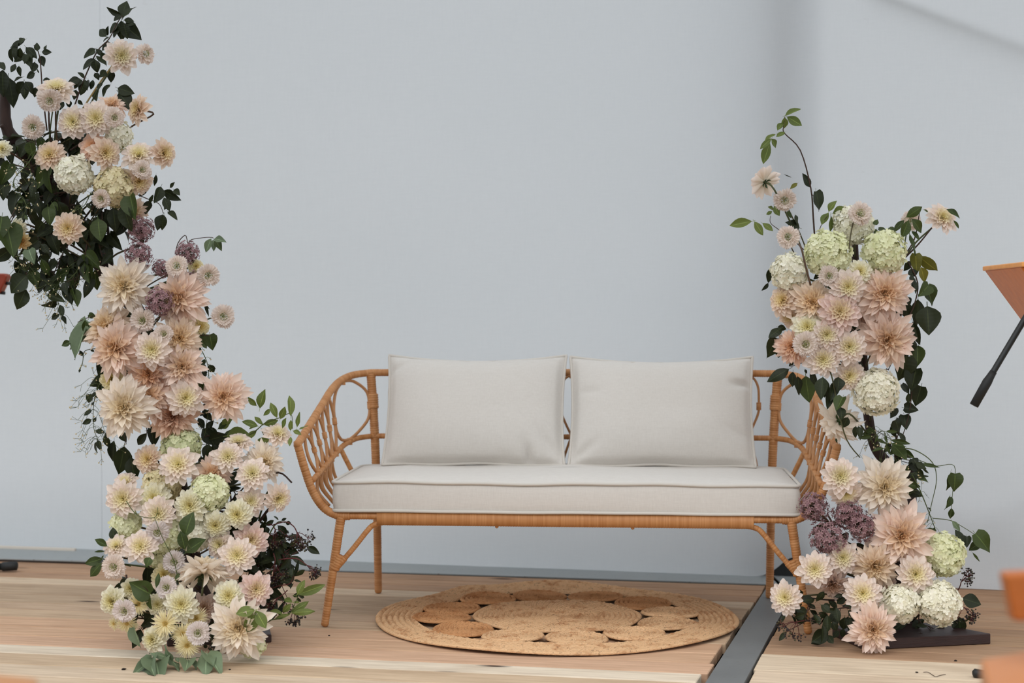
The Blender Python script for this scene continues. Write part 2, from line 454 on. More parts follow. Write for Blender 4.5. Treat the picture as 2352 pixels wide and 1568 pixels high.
# ------------------------------------------------------------------ rattan bench
m, nt, b, o = newmat('rattan_wrap')
tint = attr(nt, 'tint')
c = mix(nt, lin((182, 124, 72)), lin((206, 150, 98)), tint)
n = noise_(nt, mapped(nt), 55, 4, .6)
c = mix(nt, c, lin((150, 92, 48)), math_(nt, 'MULTIPLY', n, .35))
nt.links.new(c, b.inputs['Base Color']); b.inputs['Roughness'].default_value = .45; b.inputs['Specular IOR Level'].default_value = .4
bump(nt, b, n, .1, .001)
M_wrap = m
m, nt, b, o = newmat('rattan_cane')
n = noise_(nt, mapped(nt), 40, 4, .6)
nt.links.new(mix(nt, lin((158, 104, 58)), lin((200, 146, 96)), n), b.inputs['Base Color']); b.inputs['Roughness'].default_value = .45
M_cane = m

BO = Vector((0.158, 4.92, 0)); BR = math.radians(-4.5)
bench = empty('rattan_bench', BO); bench.rotation_euler = (0, 0, BR)
tag(bench, 'two-seat rattan bench with looped cane back and wrapped splayed legs', 'bench')
def wpart(name, segs, seed=0, ns=12, parent=bench):
    mb = MB()
    for i, s in enumerate(segs):
        pts, r = s[0], s[1]; kw = s[2] if len(s) > 2 else {}
        wrapped(mb, catmull([Vector(p) for p in pts], 8) if len(pts) > 2 else [Vector(p) for p in pts], r, seed=seed+i, ns=ns, **kw)
    return obj(name, mb.mesh(name), M_wrap, parent)
sd = 0
for s in (-1, 1):
    # front leg (drawn from the top down so the foot gets its rounded end)
    wpart('leg', [([(s*.688, 0, .34), (s*.738, 0, .012)], (.0150, .0125), {'dome': .012})], 10+s)
    lp = wpart('leg', [([(s*.703, .642, .768), (s*.69, .632, .60), (s*.68, .622, .40), (s*.672, .615, .012)], (.0165, .0135), {'dome': .012})], 20+s)
    wpart('brace', [([(s*.55, 0, .325), (s*.585, 0, .3165), (s*.606, 0, .298), (s*.65, 0, .243), (s*.698, 0, .188)], .0085)], 30+s)
    wpart('brace_collar', [([(s*.690, 0, .222), (s*.7095, 0, .178)], (.0155, .0165)), ([(s*.676, 0, .214), (s*.704, 0, .186)], (.011, .0135))], 35+s)
    wpart('arm_upright', [([(s*.66, 0, .343), (s*.70, 0, .345), (s*.742, 0, .368), (s*.776, 0, .417), (s*.802, 0, .488), (s*.8235, 0, .562)], .0135)], 40+s)
    wpart('post_collar', [([(s*.6955, .638, .690), (s*.6925, .634, .640)], .0195)], 57+s)
    wpart('side_rail', [([(s*.688, 0, .344), (s*.685, .3, .344), (s*.678, .622, .344)], .0105)], 50+s)
    wpart('corner_stay', [([(s*.772, .44, .515), (s*.735, .47, .43), (s*.69, .48, .345)], .0085)], 55+s)
wpart('front_rail', [([(-.70, 0, .3435), (.70, 0, .3435)], .0108)], 60)
wpart('back_rail', [([(-.678, .622, .344), (.678, .622, .344)], .0105)], 61)
# flat wrapped apron over the front rail
ap = MB(); rr = random.Random(4); N = 148; v = []; f = []; tt = []
for i in range(N+1):
    x = -.575+1.15*i/N
    for sub, g in ((0, .0), (1, .0009)):
        if i == N and sub: continue
        xx = x+(.0012 if sub else 0); q = rr.random()
        for (y, z) in ((-.0125+(.0009-g), .3555-(.0008-g)), (-.0135+(.0009-g), .336), (-.0125+(.0009-g), .3165+(.0008-g)), (.012, .3165), (.012, .3555)):
            v.append((xx, y, z)); tt.append(q if sub else q*.5)
M5 = len(v)//5
for i in range(M5-1):
    for k in range(5): f.append((i*5+k, i*5+(k+1) % 5, (i+1)*5+(k+1) % 5, (i+1)*5+k))
f.append((0, 1, 2, 3, 4)); f.append(tuple((M5-1)*5+k for k in (4, 3, 2, 1, 0)))
ap.add(v, f, tint=tt)
for x in (-.205, .21): ball(ap, (x, -.004, .3155), .006, tint=.4)
obj('apron', ap.mesh('apron'), M_wrap, bench)
# seat slats under the cushion
for i in range(5):
    sl = MB(); box(sl, (0, .10+.11*i, .344), (1.36, .03, .012), 0, tint=.5)
    obj('seat_slat', sl.mesh('seat_slat', False), M_cane, bench)
# top rail: one run from arm end round the back to the other arm end
def half_top(s): return [(s*.8235, -.004, .563), (s*.815, .15, .617), (s*.807, .30, .669), (s*.800, .43, .714), (s*.787, .53, .741), (s*.758, .605, .757), (s*.703, .642, .764)]
def half_mid(s): return [(s*.777, .004, .452), (s*.776, .15, .473), (s*.774, .30, .496), (s*.771, .42, .515), (s*.760, .50, .530), (s*.735, .575, .541), (s*.688, .624, .545)]
ht = catmull(half_top(-1), 10); hm = catmull(half_mid(-1), 10)
top_pts = ht+[Vector((-.4, .650, .766)), Vector((0, .652, .766)), Vector((.4, .650, .766))]+[Vector((-p.x, p.y, p.z)) for p in reversed(ht)]
mb = MB(); wrapped(mb, top_pts, .0128, seed=70)
for s in (-1, 1): ball(mb, (s*.8235, -.004, .564), .0145, tint=.5)
obj('top_rail', mb.mesh('top_rail'), M_wrap, bench)
mid_pts = hm+[Vector((-.4, .632, .545)), Vector((.4, .632, .545))]+[Vector((-p.x, p.y, p.z)) for p in reversed(hm)]
mb = MB(); wrapped(mb, mid_pts, .0095, seed=71); obj('mid_rail', mb.mesh('mid_rail'), M_wrap, bench)
def along(C, s):
    L = [0.0]
    for a, b2 in zip(C, C[1:]): L.append(L[-1]+(b2-a).length)
    t = s*L[-1]
    for i in range(len(L)-1):
        if L[i+1] >= t: return C[i].lerp(C[i+1], (t-L[i])/max(1e-9, L[i+1]-L[i]))
    return C[-1]
def wrap_band(mb, a, b2, r, seed):
    wrapped(mb, [Vector(a), Vector(b2)], r, band=.006, ns=10, seed=seed)
def loop(P, sc, w, low, seed, lo=.10, closed=False, leafy=False):
    """cane hourglass on surface P(s,t): t 1 top rail, .5 mid rail, 0 seat"""
    mb = MB()
    for sg in (-1, 1):
        if closed: prof = [(0, .985), (.55, .95), (.93, .86), (1, .75), (.93, .64), (.55, .55), (0, .515)]
        elif leafy: prof = [(0, .985), (.42, .94), (.82, .85), (1, .745), (.84, .64), (.45, .56), (.05, .50)]
        else: prof = [(.05, .985), (.62, .955), (.95, .89), (1, .80), (.97, .70), (.55, .60), (.12, .52), (-.10, .49)]
        pts = [P(sc+sg*w*q, t) for q, t in prof]
        if low: pts += [P(sc-sg*w*q, t) for q, t in ((.45, .40), (.8, .27), (.95, lo))]
        v, f = tube(catmull(pts, 5), .0054 if leafy or closed else .0044, 7); mb.add(v, f)
    o = obj('cane_loop', mb.mesh('cane_loop'), M_cane, bench)
    c0, c1 = P(sc, .5), P(sc, .985)
    for i, (a, b2, r) in enumerate(((P(sc+w, .775), P(sc+w, .715), .0085), (c0+Vector((0, 0, .012)), c0-Vector((0, 0, .012)), .0095), (c1+Vector((0, 0, .006)), c1-Vector((0, 0, .012)), .011))):
        kb = MB(); wrap_band(kb, a, b2, r, seed+i); obj('binding', kb.mesh('binding'), M_wrap, o)
    return o
for s in (-1, 1):
    T = [Vector((p.x*(-s), p.y, p.z)) for p in ht]
    Mi = [Vector((p.x*(-s), p.y, p.z)) for p in hm]
    Bt = [Vector((s*.705, .003, .345)), Vector((s*.70, .3, .345)), Vector((s*.69, .50, .345)), Vector((s*.678, .61, .345))]
    def P(q, t, T=T, Mi=Mi, Bt=Bt):
        q = min(max(q, 0.0), 1.0)
        a, b2, c2 = along(T, q), along(Mi, q), along(Bt, q)
        p = b2.lerp(a, (t-.5)*2) if t >= .5 else c2.lerp(b2, t*2)
        if t < .5: p = p+Vector((s*.025*math.sin(t*2*math.pi), 0, 0))
        return p
    for k, sc in enumerate((.125, .235, .345, .455, .565)):
        loop(P, sc, .057, sc < .5, 100+k*5+(0 if s < 0 else 60), leafy=True)
    loop(P, .805, .178, False, 140+s, closed=True)
nb = 15
for k in range(nb):
    sc = -.64+1.28*(k+.5)/nb
    def P(q, t):
        return Vector((q, .645-.022*(1-t), .765*1.0+(t-1)*.44 if t >= .5 else .545-(.5-t)*.40))
    loop(P, sc, 1.28/nb*.47, True, 200+k*3, lo=.0)

# ------------------------------------------------------------------ cushions
m, nt, b, o = newmat('linen')
mv = mapped(nt, (1, 1, 1))
wx = noise_(nt, mapped(nt, (260, 260, 40)), 1.0, 2); wz = noise_(nt, mapped(nt, (40, 40, 420)), 1.0, 2)
wv = math_(nt, 'ADD', wx, wz); lg = noise_(nt, mv, 5, 3)
c = mix(nt, lin((222, 218, 212)), lin((198, 192, 185)), math_(nt, 'MULTIPLY', wv, .5))
c = mix(nt, c, lin((210, 204, 197)), math_(nt, 'MULTIPLY', lg, .4))
nt.links.new(c, b.inputs['Base Color']); b.inputs['Roughness'].default_value = .9; b.inputs['Specular IOR Level'].default_value = .1
b.inputs['Sheen Weight'].default_value = .15
bump(nt, b, wv, .18, .0015)
M_linen = m
M_pipe = plain('linen_piping', (206, 200, 192), .9, 0, .1)
def rrect(hx, y0, y1, r, n=7, rb=None):
    rb = rb or r; out = []
    for (cx, cy, a0, rad) in ((hx-r, y0+r, -90, r), (hx-rb, y1-rb, 0, rb), (-hx+rb, y1-rb, 90, rb), (-hx+r, y0+r, 180, r)):
        for k in range(n+1):
            a = math.radians(a0+90*k/n); out.append(Vector((cx+rad*math.cos(a), cy+rad*math.sin(a), 0)))
    dense = []
    for i in range(len(out)):
        a, b2 = out[i], out[(i+1) % len(out)]
        k = max(1, int((b2-a).length/.05))
        for j in range(k): dense.append(a.lerp(b2, j/k))
    return dense
seat = empty('seat_cushion', BO); seat.rotation_euler = (0, 0, BR)
tag(seat, 'long pale linen box cushion with piped edges on the rattan bench', 'cushion')
ol = rrect(.712, -.012, .56, .022, 6, .06); n = len(ol); cen = Vector((0, .27, 0))
v = []; f = []
def ring(sc, z, wav=0.0):
    for i, p in enumerate(ol):
        q = cen+(p-cen)*sc if sc < .9 else p+(cen-p).normalized()*(1-sc)
        w = .0022*math.sin(q.x*9+q.y*4)+.0015*math.sin(q.x*23+1)
        v.append(Vector((q.x, q.y, z+w*wav)))
zb, zt = .3555, .449
ring(.3, zb); ring(.995, zb); ring(1.0, zb+.006); ring(1.004, .385, .4); ring(1.004, .42, .4); ring(1.0, zt-.006, .6); ring(.994, zt, 1)
ring(.95, zt+.006, 1); ring(.75, zt+.013, 1.2); ring(.5, zt+.016, 1.2); ring(.2, zt+.017, 1)
for r_ in range(10):
    for i in range(n): f.append((r_*n+i, r_*n+(i+1) % n, (r_+1)*n+(i+1) % n, (r_+1)*n+i))
f.append(tuple(range(n-1, -1, -1))); f.append(tuple(10*n+i for i in range(n)))
obj('cushion_body', mesh('cushion_body', v, f), M_linen, seat)
for z, wv_ in ((zb+.005, .3), (zt-.001, .8)):
    pts = [Vector((p.x, p.y, z+wv_*(.0022*math.sin(p.x*9+p.y*4)+.0015*math.sin(p.x*23+1))))+(p-cen).normalized()*.003 for p in ol]
    vv, ff = tube(pts, .0052, 7, closed=True); obj('piping', mesh('piping', vv, ff), M_pipe, seat)
def pillow(label, x0, x1, yb, zb, yt, zt, seed, dents):
    rs = random.Random(seed)
    e = empty('back_pillow', BO); e.rotation_euler = (0, 0, BR); tag(e, label, 'pillow')
    a = (x1-x0)/2; xc = (x0+x1)/2
    upv = Vector((0, yt-yb, zt-zb)); bb = upv.length/2; upv.normalize()
    nrm = Vector((0, -upv.z, upv.y))                                    # toward the front
    cen_ = Vector((xc, (yb+yt)/2, (zb+zt)/2))
    NU, NV = 56, 40
    def pos(u, v_, side):
        x = a*u*(1-.036*(1-v_*v_)*abs(u)**2)
        z = bb*v_*(1-(.125 if v_ > 0 else .03)*(1-u*u)*abs(v_)**2)
        t = .096*((1-abs(u)**2.8)*(1-abs(v_)**2.6))**.55
        t += .006*mnoise.noise(Vector((u*2.2+seed, v_*2.2, 1.3)))*(1-u*u)*(1-v_*v_)
        for (du, dv, amp, su, sv, rot) in dents:                        # gathers at the seams
            uu, vv = u-du, v_-dv
            ur, vr = uu*math.cos(rot)+vv*math.sin(rot), -uu*math.sin(rot)+vv*math.cos(rot)
            t -= amp*math.exp(-(ur/su)**2-(vr/sv)**2)*(1 if side > 0 else .3)
        edge = min(1, (1-max(abs(u), abs(v_)))*14)
        t = max(t*edge, 0) if edge < 1 else max(t, .004)
        t *= (1 if side > 0 else .8)
        if v_ < -.9: z += .006*math.sin(u*7+seed)*(-v_-.9)*10*.4
        return cen_+Vector((x, 0, 0))+upv*z+nrm*(t*side)
    us = [-math.cos(math.pi*i/NU)*.5+(-1+2*i/NU)*.5 for i in range(NU+1)]
    vs2 = [-math.cos(math.pi*i/NV)*.5+(-1+2*i/NV)*.5 for i in range(NV+1)]
    V = []; F = []; idx = {}
    for side in (1, -1):
        for j, v_ in enumerate(vs2):
            for i, u in enumerate(us):
                bd = i in (0, NU) or j in (0, NV)
                if bd and side < 0: idx[(side, i, j)] = idx[(1, i, j)]; continue
                idx[(side, i, j)] = len(V); V.append(pos(u, v_, side))
        for j in range(NV):
            for i in range(NU):
                q = (idx[(side, i, j)], idx[(side, i+1, j)], idx[(side, i+1, j+1)], idx[(side, i, j+1)])
                F.append(q if side > 0 else q[::-1])
    obj('pillow_body', mesh('pillow_body', V, F), M_linen, e)
    ed = [pos(u, -1, 1) for u in us]+[pos(1, v_, 1) for v_ in vs2[1:]]+[pos(u, 1, 1) for u in reversed(us[:-1])]+[pos(-1, v_, 1) for v_ in reversed(vs2[1:-1])]
    vv, ff = tube(ed, .0052, 7, closed=True); obj('piping', mesh('piping', vv, ff), M_pipe, e)
    return e
pillow('pale linen back pillow between looped bench arm and its twin, gathered at lower seam', -.628, -.018, .425, .463, .580, .826, 1,
       [(.18, 1.0, .012, .03, .22, .2), (-.05, 1.0, .012, .025, .2, -.3), (.62, -.92, .030, .035, .22, .15), (-.15, 1.0, .01, .03, .2, 0), (.85, -.7, .012, .06, .3, .5), (-.9, .7, .010, .05, .2, -.8), (.35, -.98, .012, .06, .12, 0)])
pillow('pale linen back pillow next to the short flower column, dented near its outer seam', -.004, .612, .425, .463, .580, .822, 2,
       [(.88, .42, .026, .12, .05, .25), (-.80, .25, .008, .14, .05, -.2), (-.35, 1.0, .012, .03, .2, .3), (.0, 1.0, .010, .03, .2, -.2), (.85, -.5, .008, .2, .08, -.6), (-.85, -.8, .014, .06, .2, -.7)])

# ------------------------------------------------------------------ jute rug
def jute(name, c1, c2):
    m, nt, b, o = newmat(name)
    n1 = noise_(nt, mapped(nt), 120, 4, .7); n2 = noise_(nt, mapped(nt), 22, 4, .65)
    c = mix(nt, lin(c1), lin(c2), n1)
    st = nd(nt, 'ShaderNodeMapRange', inp={1: .50, 2: .70}); nt.links.new(n2, st.inputs[0])
    c = mix(nt, c, lin((168, 104, 58)), math_(nt, 'MULTIPLY', st.outputs[0], .7))
    c = mix(nt, c, lin((104, 64, 36)), math_(nt, 'MULTIPLY', math_(nt, 'GREATER_THAN', n1, .60), .55))
    br = math_(nt, 'SINE', math_(nt, 'MULTIPLY', attr(nt, 'along'), 1.0))
    nt.links.new(brighten(nt, c, .92, 1.04), b.inputs['Base Color']); b.inputs['Roughness'].default_value = .95; b.inputs['Specular IOR Level'].default_value = .05
    bump(nt, b, math_(nt, 'ADD', math_(nt, 'MULTIPLY', br, .6), n1), .45, .003)
    return m
M_juteA = jute('jute_pale', (208, 160, 114), (246, 208, 166))
M_juteShade = jute('jute_shaded', (188, 130, 84), (228, 176, 128))  # darker copy for the rear discs, their shade put into the colour
RC_ = Vector((0.142, 5.095, 0)); RR = .572
rug = empty('round_jute_rug', RC_); tag(rug, 'round braided jute rug with a ring of small discs under the bench', 'rug')
def rug_z(x, y):
    r = math.hypot(x, y); a = math.atan2(y, x)
    lift = max(0, r-.40)/.17
    z = 0.004
    if a > 0: z += .020*lift**2*math.exp(-((a-1.50)/.36)**2)+.014*lift*math.exp(-((a-2.15)/.16)**2)
    z += .003*(1+math.sin(5*a+r*9))*min(1, r*3)
    return z
def braid_disc(name, c, r0, r1, row, mat, seg, h=.0095, dz=0.0, ph=0):
    nrow = max(1, round((r1-r0)/row)); prof = []
    for i in range(nrow):
        ra, rb = r0+(r1-r0)*i/nrow, r0+(r1-r0)*(i+1)/nrow
        prof += [(ra+.0006, .0), (ra+(rb-ra)*.22, .75), ((ra+rb)/2, 1.0), (ra+(rb-ra)*.78, .75)]
    prof.append((r1, .3)); prof.append((r1-.002, -.0))
    V = []; F = []; al = []
    for (r, q) in prof:
        for k in range(seg):
            a = 2*math.pi*k/seg
            x, y = c[0]+r*math.cos(a), c[1]+r*math.sin(a)
            zig = (1+.15*math.sin(k*math.pi*.66+r*500))
            V.append(Vector((x, y, rug_z(x, y)+dz+h*q*zig))); al.append(a*max(r, .01)*420+r*900)
    m_ = len(prof)
    for j in range(m_-1):
        for k in range(seg): F.append((j*seg+k, j*seg+(k+1) % seg, (j+1)*seg+(k+1) % seg, (j+1)*seg+k))
    if r0 < .004: F.append(tuple(range(seg-1, -1, -1)))
    return obj(name, mesh(name, V, F, True, {'along': al}), mat, rug)
braid_disc('center_disc', (0, 0), .002, .268, .0165, M_juteA, 180, dz=.003)
for k in range(12):
    a = 2*math.pi*(k+.25)/12; c0 = (.365*math.cos(a), .365*math.sin(a))
    braid_disc('braided_disc', c0, .002, .094, .0155, M_juteShade if k in (1, 2, 3, 4, 5, 6, 7) else M_juteA, 72, dz=.002 if k % 2 else .0045)
braid_disc('outer_band', (0, 0), .445, RR, .018, M_juteA, 300)
# ------------------------------------------------------------------ flower kit
def interp(tab, v):
    for (a, fa), (b_, fb) in zip(tab, tab[1:]):
        if v <= b_: return fa+(fb-fa)*max(0, (v-a))/(b_-a)
    return tab[-1][1]
WPROF = {
 'dahlia': [(0, .34), (.2, .60), (.4, .84), (.62, 1), (.8, .96), (.92, .74), (1, .22)],
 'wild':   [(0, .40), (.2, .72), (.4, .96), (.55, 1), (.75, .86), (.9, .52), (1, .05)],
 'round':  [(0, .42), (.2, .72), (.4, .92), (.62, 1), (.82, .95), (.93, .70), (1, .22)]}
def petal_geo(prof, w, cup, curl, twist, nu=4, nv=5, wave=0.0, ph=0.0):
    v = []; f = []; al = []; ac = []
    for j in range(nv+1):
        t = (j/nv)**.9; wd = w*interp(WPROF[prof], t)
        for i in range(nu+1):
            q = 2*i/nu-1
            x = q*wd; z = cup*(q*q-.25)*wd+curl*t*t+.035*math.sin(t*math.pi)
            z += wave*math.sin(t*7+q*3+ph)*abs(q)*w
            a = twist*t; x, z = x*math.cos(a)-z*math.sin(a)*.6, z*math.cos(a)+x*math.sin(a)
            v.append(Vector((x, t-.10*abs(curl)*t*t, z))); al.append(t); ac.append(q)
    for j in range(nv):
        for i in range(nu):
            a = j*(nu+1)+i; f.append((a, a+1, a+nu+2, a+nu+1))
    return v, f, al, ac
def petal_frame(phi, th, base):
    d = Vector((math.sin(phi)*math.cos(th), math.sin(phi)*math.sin(th), math.cos(phi)))
    z = Vector((0, 0, 1))-d*d.z
    z = z.normalized() if z.length > 1e-4 else Vector((1, 0, 0))
    x = d.cross(z)
    M = Matrix(((x.x, d.x, z.x, base.x), (x.y, d.y, z.y, base.y), (x.z, d.z, z.z, base.z), (0, 0, 0, 1)))
    return M
KIND = {   # N petals, profile, half width, phi range, curve, length range, jitter, cup, curl
 'dahlia': dict(N=76, prof='dahlia', w=.20, p0=8, p1=101, pe=.62, l0=.20, l1=.90, jp=3.5, jl=.05, cups=(.55, .75, .9), curls=(.02, -.06, .08), tw=.06, wave=0),
 'ball':   dict(N=78, prof='round', w=.215, p0=6, p1=112, pe=.66, l0=.20, l1=.80, jp=4, jl=.05, cups=(.6, .85, 1.0), curls=(-.05, -.14, .04), tw=.06, wave=.02),
 'cafe':   dict(N=146, prof='wild', w=.150, p0=6, p1=112, pe=.80, l0=.30, l1=.90, jp=10, jl=.12, cups=(.5, .9, .3, 1.1), curls=(-.24, .10, .22, -.38), tw=.5, wave=.11)}
GA = math.pi*(3-math.sqrt(5))
PETALS = {}; INNER = {}; LAYOUT = {}
for kn, K in KIND.items():
    rs = random.Random(hash(kn) % 1000 if False else {'dahlia': 5, 'ball': 6, 'cafe': 9}[kn])
    vm = []
    for i, (cu, cl) in enumerate(zip(K['cups'], K['curls'])):
        v, f, al, ac = petal_geo(K['prof'], K['w'], cu, cl, rs.uniform(-K['tw'], K['tw']), 4, 5, K['wave'], i*2.0)
        vm.append(mesh('petal_'+kn, v, f, True, {'along': al, 'across': ac, 'layer': [1.0]*len(v)}))
    PETALS[kn] = vm
    for var in range(3):
        r2 = random.Random(var*31+len(kn)); N = K['N']; split = int(N*.5); mb = MB(); lay = []
        for k in range(N):
            t = (k+.5)/N
            phi = math.radians(K['p0']+(K['p1']-K['p0'])*t**K['pe']+r2.gauss(0, K['jp'])*(.3+t))
            L = (K['l0']+(K['l1']-K['l0'])*t**.75)*(1+r2.gauss(0, K['jl'])*min(1, t*1.6))
            th = k*GA+r2.gauss(0, .05)
            base = Vector((.11*t*math.cos(th), .11*t*math.sin(th), .10*(1-t)-.02))
            M = petal_frame(phi, th, base) @ Matrix.Rotation(r2.gauss(0, .12), 4, 'Y')
            if k < split:
                v, f, al, ac = petal_geo(K['prof'], K['w']*(1.15 if t > .1 else .9), r2.uniform(.5, 1.1), r2.uniform(-.12, .05) if kn != 'cafe' else r2.choice(K['curls']), r2.uniform(-K['tw'], K['tw']), 2, 4, K['wave'], k)
                mb.add([M @ (p*L) for p in v], f, along=al, across=ac, layer=[t]*len(v))
            else:
                lay.append((M @ Matrix.Diagonal((L, L, L, 1)), r2.randrange(len(K['cups']))))
        INNER[(kn, var)] = mb.mesh('inner_petals_'+kn); LAYOUT[(kn, var)] = lay
# calyx: green cup with sepals, shared
mb = MB()
prof = [(.02, -.14), (.07, -.13), (.10, -.07), (.085, -.02), (.05, .02)]
V = []; F = []
for (r, z) in prof:
    for k in range(8): V.append((r*math.cos(k*math.pi/4), r*math.sin(k*math.pi/4), z))
for j in range(4):
    for k in range(8): F.append((j*8+k, j*8+(k+1) % 8, j*8+8+(k+1) % 8, j*8+8+k))
F.append(tuple(range(7, -1, -1))); mb.add(V, F)
for k in range(6):
    v, f, al, ac = petal_geo('wild', .22, .6, -.25, 0, 2, 3)
    M = petal_frame(math.radians(118), k*math.pi/3, Vector((.07*math.cos(k*math.pi/3), .07*math.sin(k*math.pi/3), -.06)))
    mb.add([M @ (p*.30) for p in v], f)
ME_CALYX = mb.mesh('calyx')
m, nt, b, o = newmat('stem_green'); oi = nd(nt, 'ShaderNodeObjectInfo')
nt.links.new(mix(nt, lin((62, 78, 36)), lin((82, 58, 40)), oi.outputs['Random']), b.inputs['Base Color']); b.inputs['Roughness'].default_value = .6
M_stem = m
M_twig = plain('twig_brown', (66, 46, 36), .8)
M_calyx = plain('calyx_green', (48, 66, 26), .6)
PM = {
 'blush': petal_mat('petals_blush', (240, 228, 158), (248, 232, 196), (244, 214, 204)),
 'pink':  petal_mat('petals_pink', (240, 222, 160), (240, 200, 172), (238, 196, 184)),
 'peach': petal_mat('petals_peach', (238, 216, 138), (240, 206, 164), (236, 198, 168)),
 'cream': petal_mat('petals_cream', (236, 222, 142), (240, 230, 176), (246, 238, 208)),
 'butter': petal_mat('petals_butter', (230, 206, 110), (234, 214, 130), (244, 230, 172)),
 'cafe':  petal_mat('petals_cafe', (244, 214, 160), (246, 210, 164), (244, 212, 180)),
 'cafepink': petal_mat('petals_cafe_pink', (244, 208, 158), (248, 208, 172), (246, 208, 188)),
 'coral': petal_mat('petals_coral', (240, 190, 134), (242, 180, 138), (242, 192, 160)),
 'rust':  petal_mat('petals_rust', (166, 92, 44), (228, 162, 114), (236, 184, 142)),
 'ivory': petal_mat('petals_ivory', (246, 226, 180), (246, 222, 188), (244, 226, 206)),
 'dusk':  petal_mat('petals_dusk', (206, 160, 120), (206, 162, 136), (218, 186, 168)),
 'gold':  petal_mat('petals_gold', (222, 164, 50), (226, 170, 62), (236, 196, 100))}
COLNAME = {'blush': 'blush', 'pink': 'rose-pink', 'peach': 'peach', 'cream': 'cream', 'butter': 'pale yellow', 'cafe': 'peachy-beige', 'cafepink': 'pale pink', 'coral': 'coral-peach', 'rust': 'rust-centred peach', 'ivory': 'ivory', 'dusk': 'dusky beige', 'gold': 'golden yellow'}

# leaves -------------------------------------------------------------------
LEAFP = {'ovate': [(0, .05), (.08, .45), (.25, .90), (.42, 1), (.62, .84), (.82, .46), (.94, .16), (1, .01)],
         'ellip': [(0, .05), (.12, .42), (.32, .86), (.5, 1), (.7, .82), (.86, .44), (.95, .18), (1, .01)],
         'heart': [(0, .55), (.06, .86), (.2, 1.0), (.38, .96), (.58, .74), (.78, .42), (.92, .16), (1, .01)],
         'lance': [(0, .05), (.15, .5), (.35, .92), (.5, 1), (.7, .76), (.87, .36), (1, .01)]}
def leaf_mesh(prof, w, fold, droop, wav, seed):
    rs = random.Random(seed); nv, v, f, al, ac = 7, [], [], [], []
    P = LEAFP[prof]; lob = -.06 if prof == 'heart' else 0
    for j in range(nv+1):
        t = j/nv; wd = w*interp(P, t)
        for i in range(5):
            q = (i-2)/2; x = q*wd
            z = abs(q)*wd*fold-droop*t*t+wav*math.sin(t*8+q*2+seed)*abs(q)*w
            y = t+(lob*abs(q)*(1-t)**6 if lob else 0)
            v.append(Vector((x, y, z))); al.append(t); ac.append(abs(q))
    for j in range(nv):
        for i in range(4): a = j*5+i; f.append((a, a+1, a+6, a+5))
    # short stalk
    vv, ff = tube([Vector((0, -.16, .02)), Vector((0, -.05, .0)), Vector((0, .06, -.004))], .010, 4, caps=False)
    n0 = len(v); v += vv; f += [tuple(i+n0 for i in q) for q in ff]; al += [0]*len(vv); ac += [0]*len(vv)
    return mesh('leaf_'+prof, v, f, True, {'along': al, 'across': ac})
LEAF = {k: [leaf_mesh(k, w, fo, dr, wa, i+len(k)) for i, (w, fo, dr, wa) in enumerate(((w0, .25, .10, .10), (w0*1.08, .45, .25, .14), (w0*.92, -.15, .18, .18), (w0, .6, .05, .08)))]
        for k, w0 in (('ovate', .29), ('ellip', .25), ('heart', .36), ('lance', .17))}
LM = {'dark': leaf_mat('leaf_dark', (22, 29, 13), (40, 48, 22), (58, 66, 42), .06),
      'mid': leaf_mat('leaf_mid', (44, 57, 24), (66, 80, 36), (86, 98, 62), .12),
      'light': leaf_mat('leaf_light', (84, 100, 46), (110, 122, 60), (120, 134, 84), .2),
      'grey': leaf_mat('leaf_greygreen', (90, 106, 80), (114, 130, 100), (118, 132, 106), .12),
      'olive': leaf_mat('leaf_olive', (86, 92, 34), (118, 112, 44), (120, 120, 70), .2)}
def leaf(parent, base, tip, normal, prof='ovate', mat='dark', ws=1.0, var=None, name='leaf'):
    if prof == 'heart': ws = min(ws*.82, 1.15)
    d = tip-base; L = d.length
    if L < 1e-5: return
    d = d/L; n = normal-d*normal.dot(d)
    n = n.normalized() if n.length > 1e-4 else d.orthogonal().normalized()
    x = d.cross(n)
    o = obj(name, LEAF[prof][RNG.randrange(4) if var is None else var], LM[mat], parent)
    off = parent.location
    M = Matrix(((x.x*L*ws, d.x*L, n.x*L, base.x-off.x), (x.y*L*ws, d.y*L, n.y*L, base.y-off.y), (x.z*L*ws, d.z*L, n.z*L, base.z-off.z), (0, 0, 0, 1)))
    o.matrix_basis = M
    return o
def rndn(rs, face=.9):
    """leaf normal: mostly to the open front and up, scattered"""
    return Vector((rs.gauss(0, .55), -face+rs.gauss(0, .35), .45+rs.gauss(0, .4)))
def stem_part(parent, pts, r0, r1, mat, name='stem', n=4, ns=6):
    C = catmull(pts, n) if len(pts) > 2 else [Vector(p) for p in pts]
    off = parent.location; m_ = len(C)
    v, f = tube([p-off for p in C], [r0+(r1-r0)*i/(m_-1) for i in range(m_)], ns)
    return obj(name, mesh(name, v, f), mat, parent), C
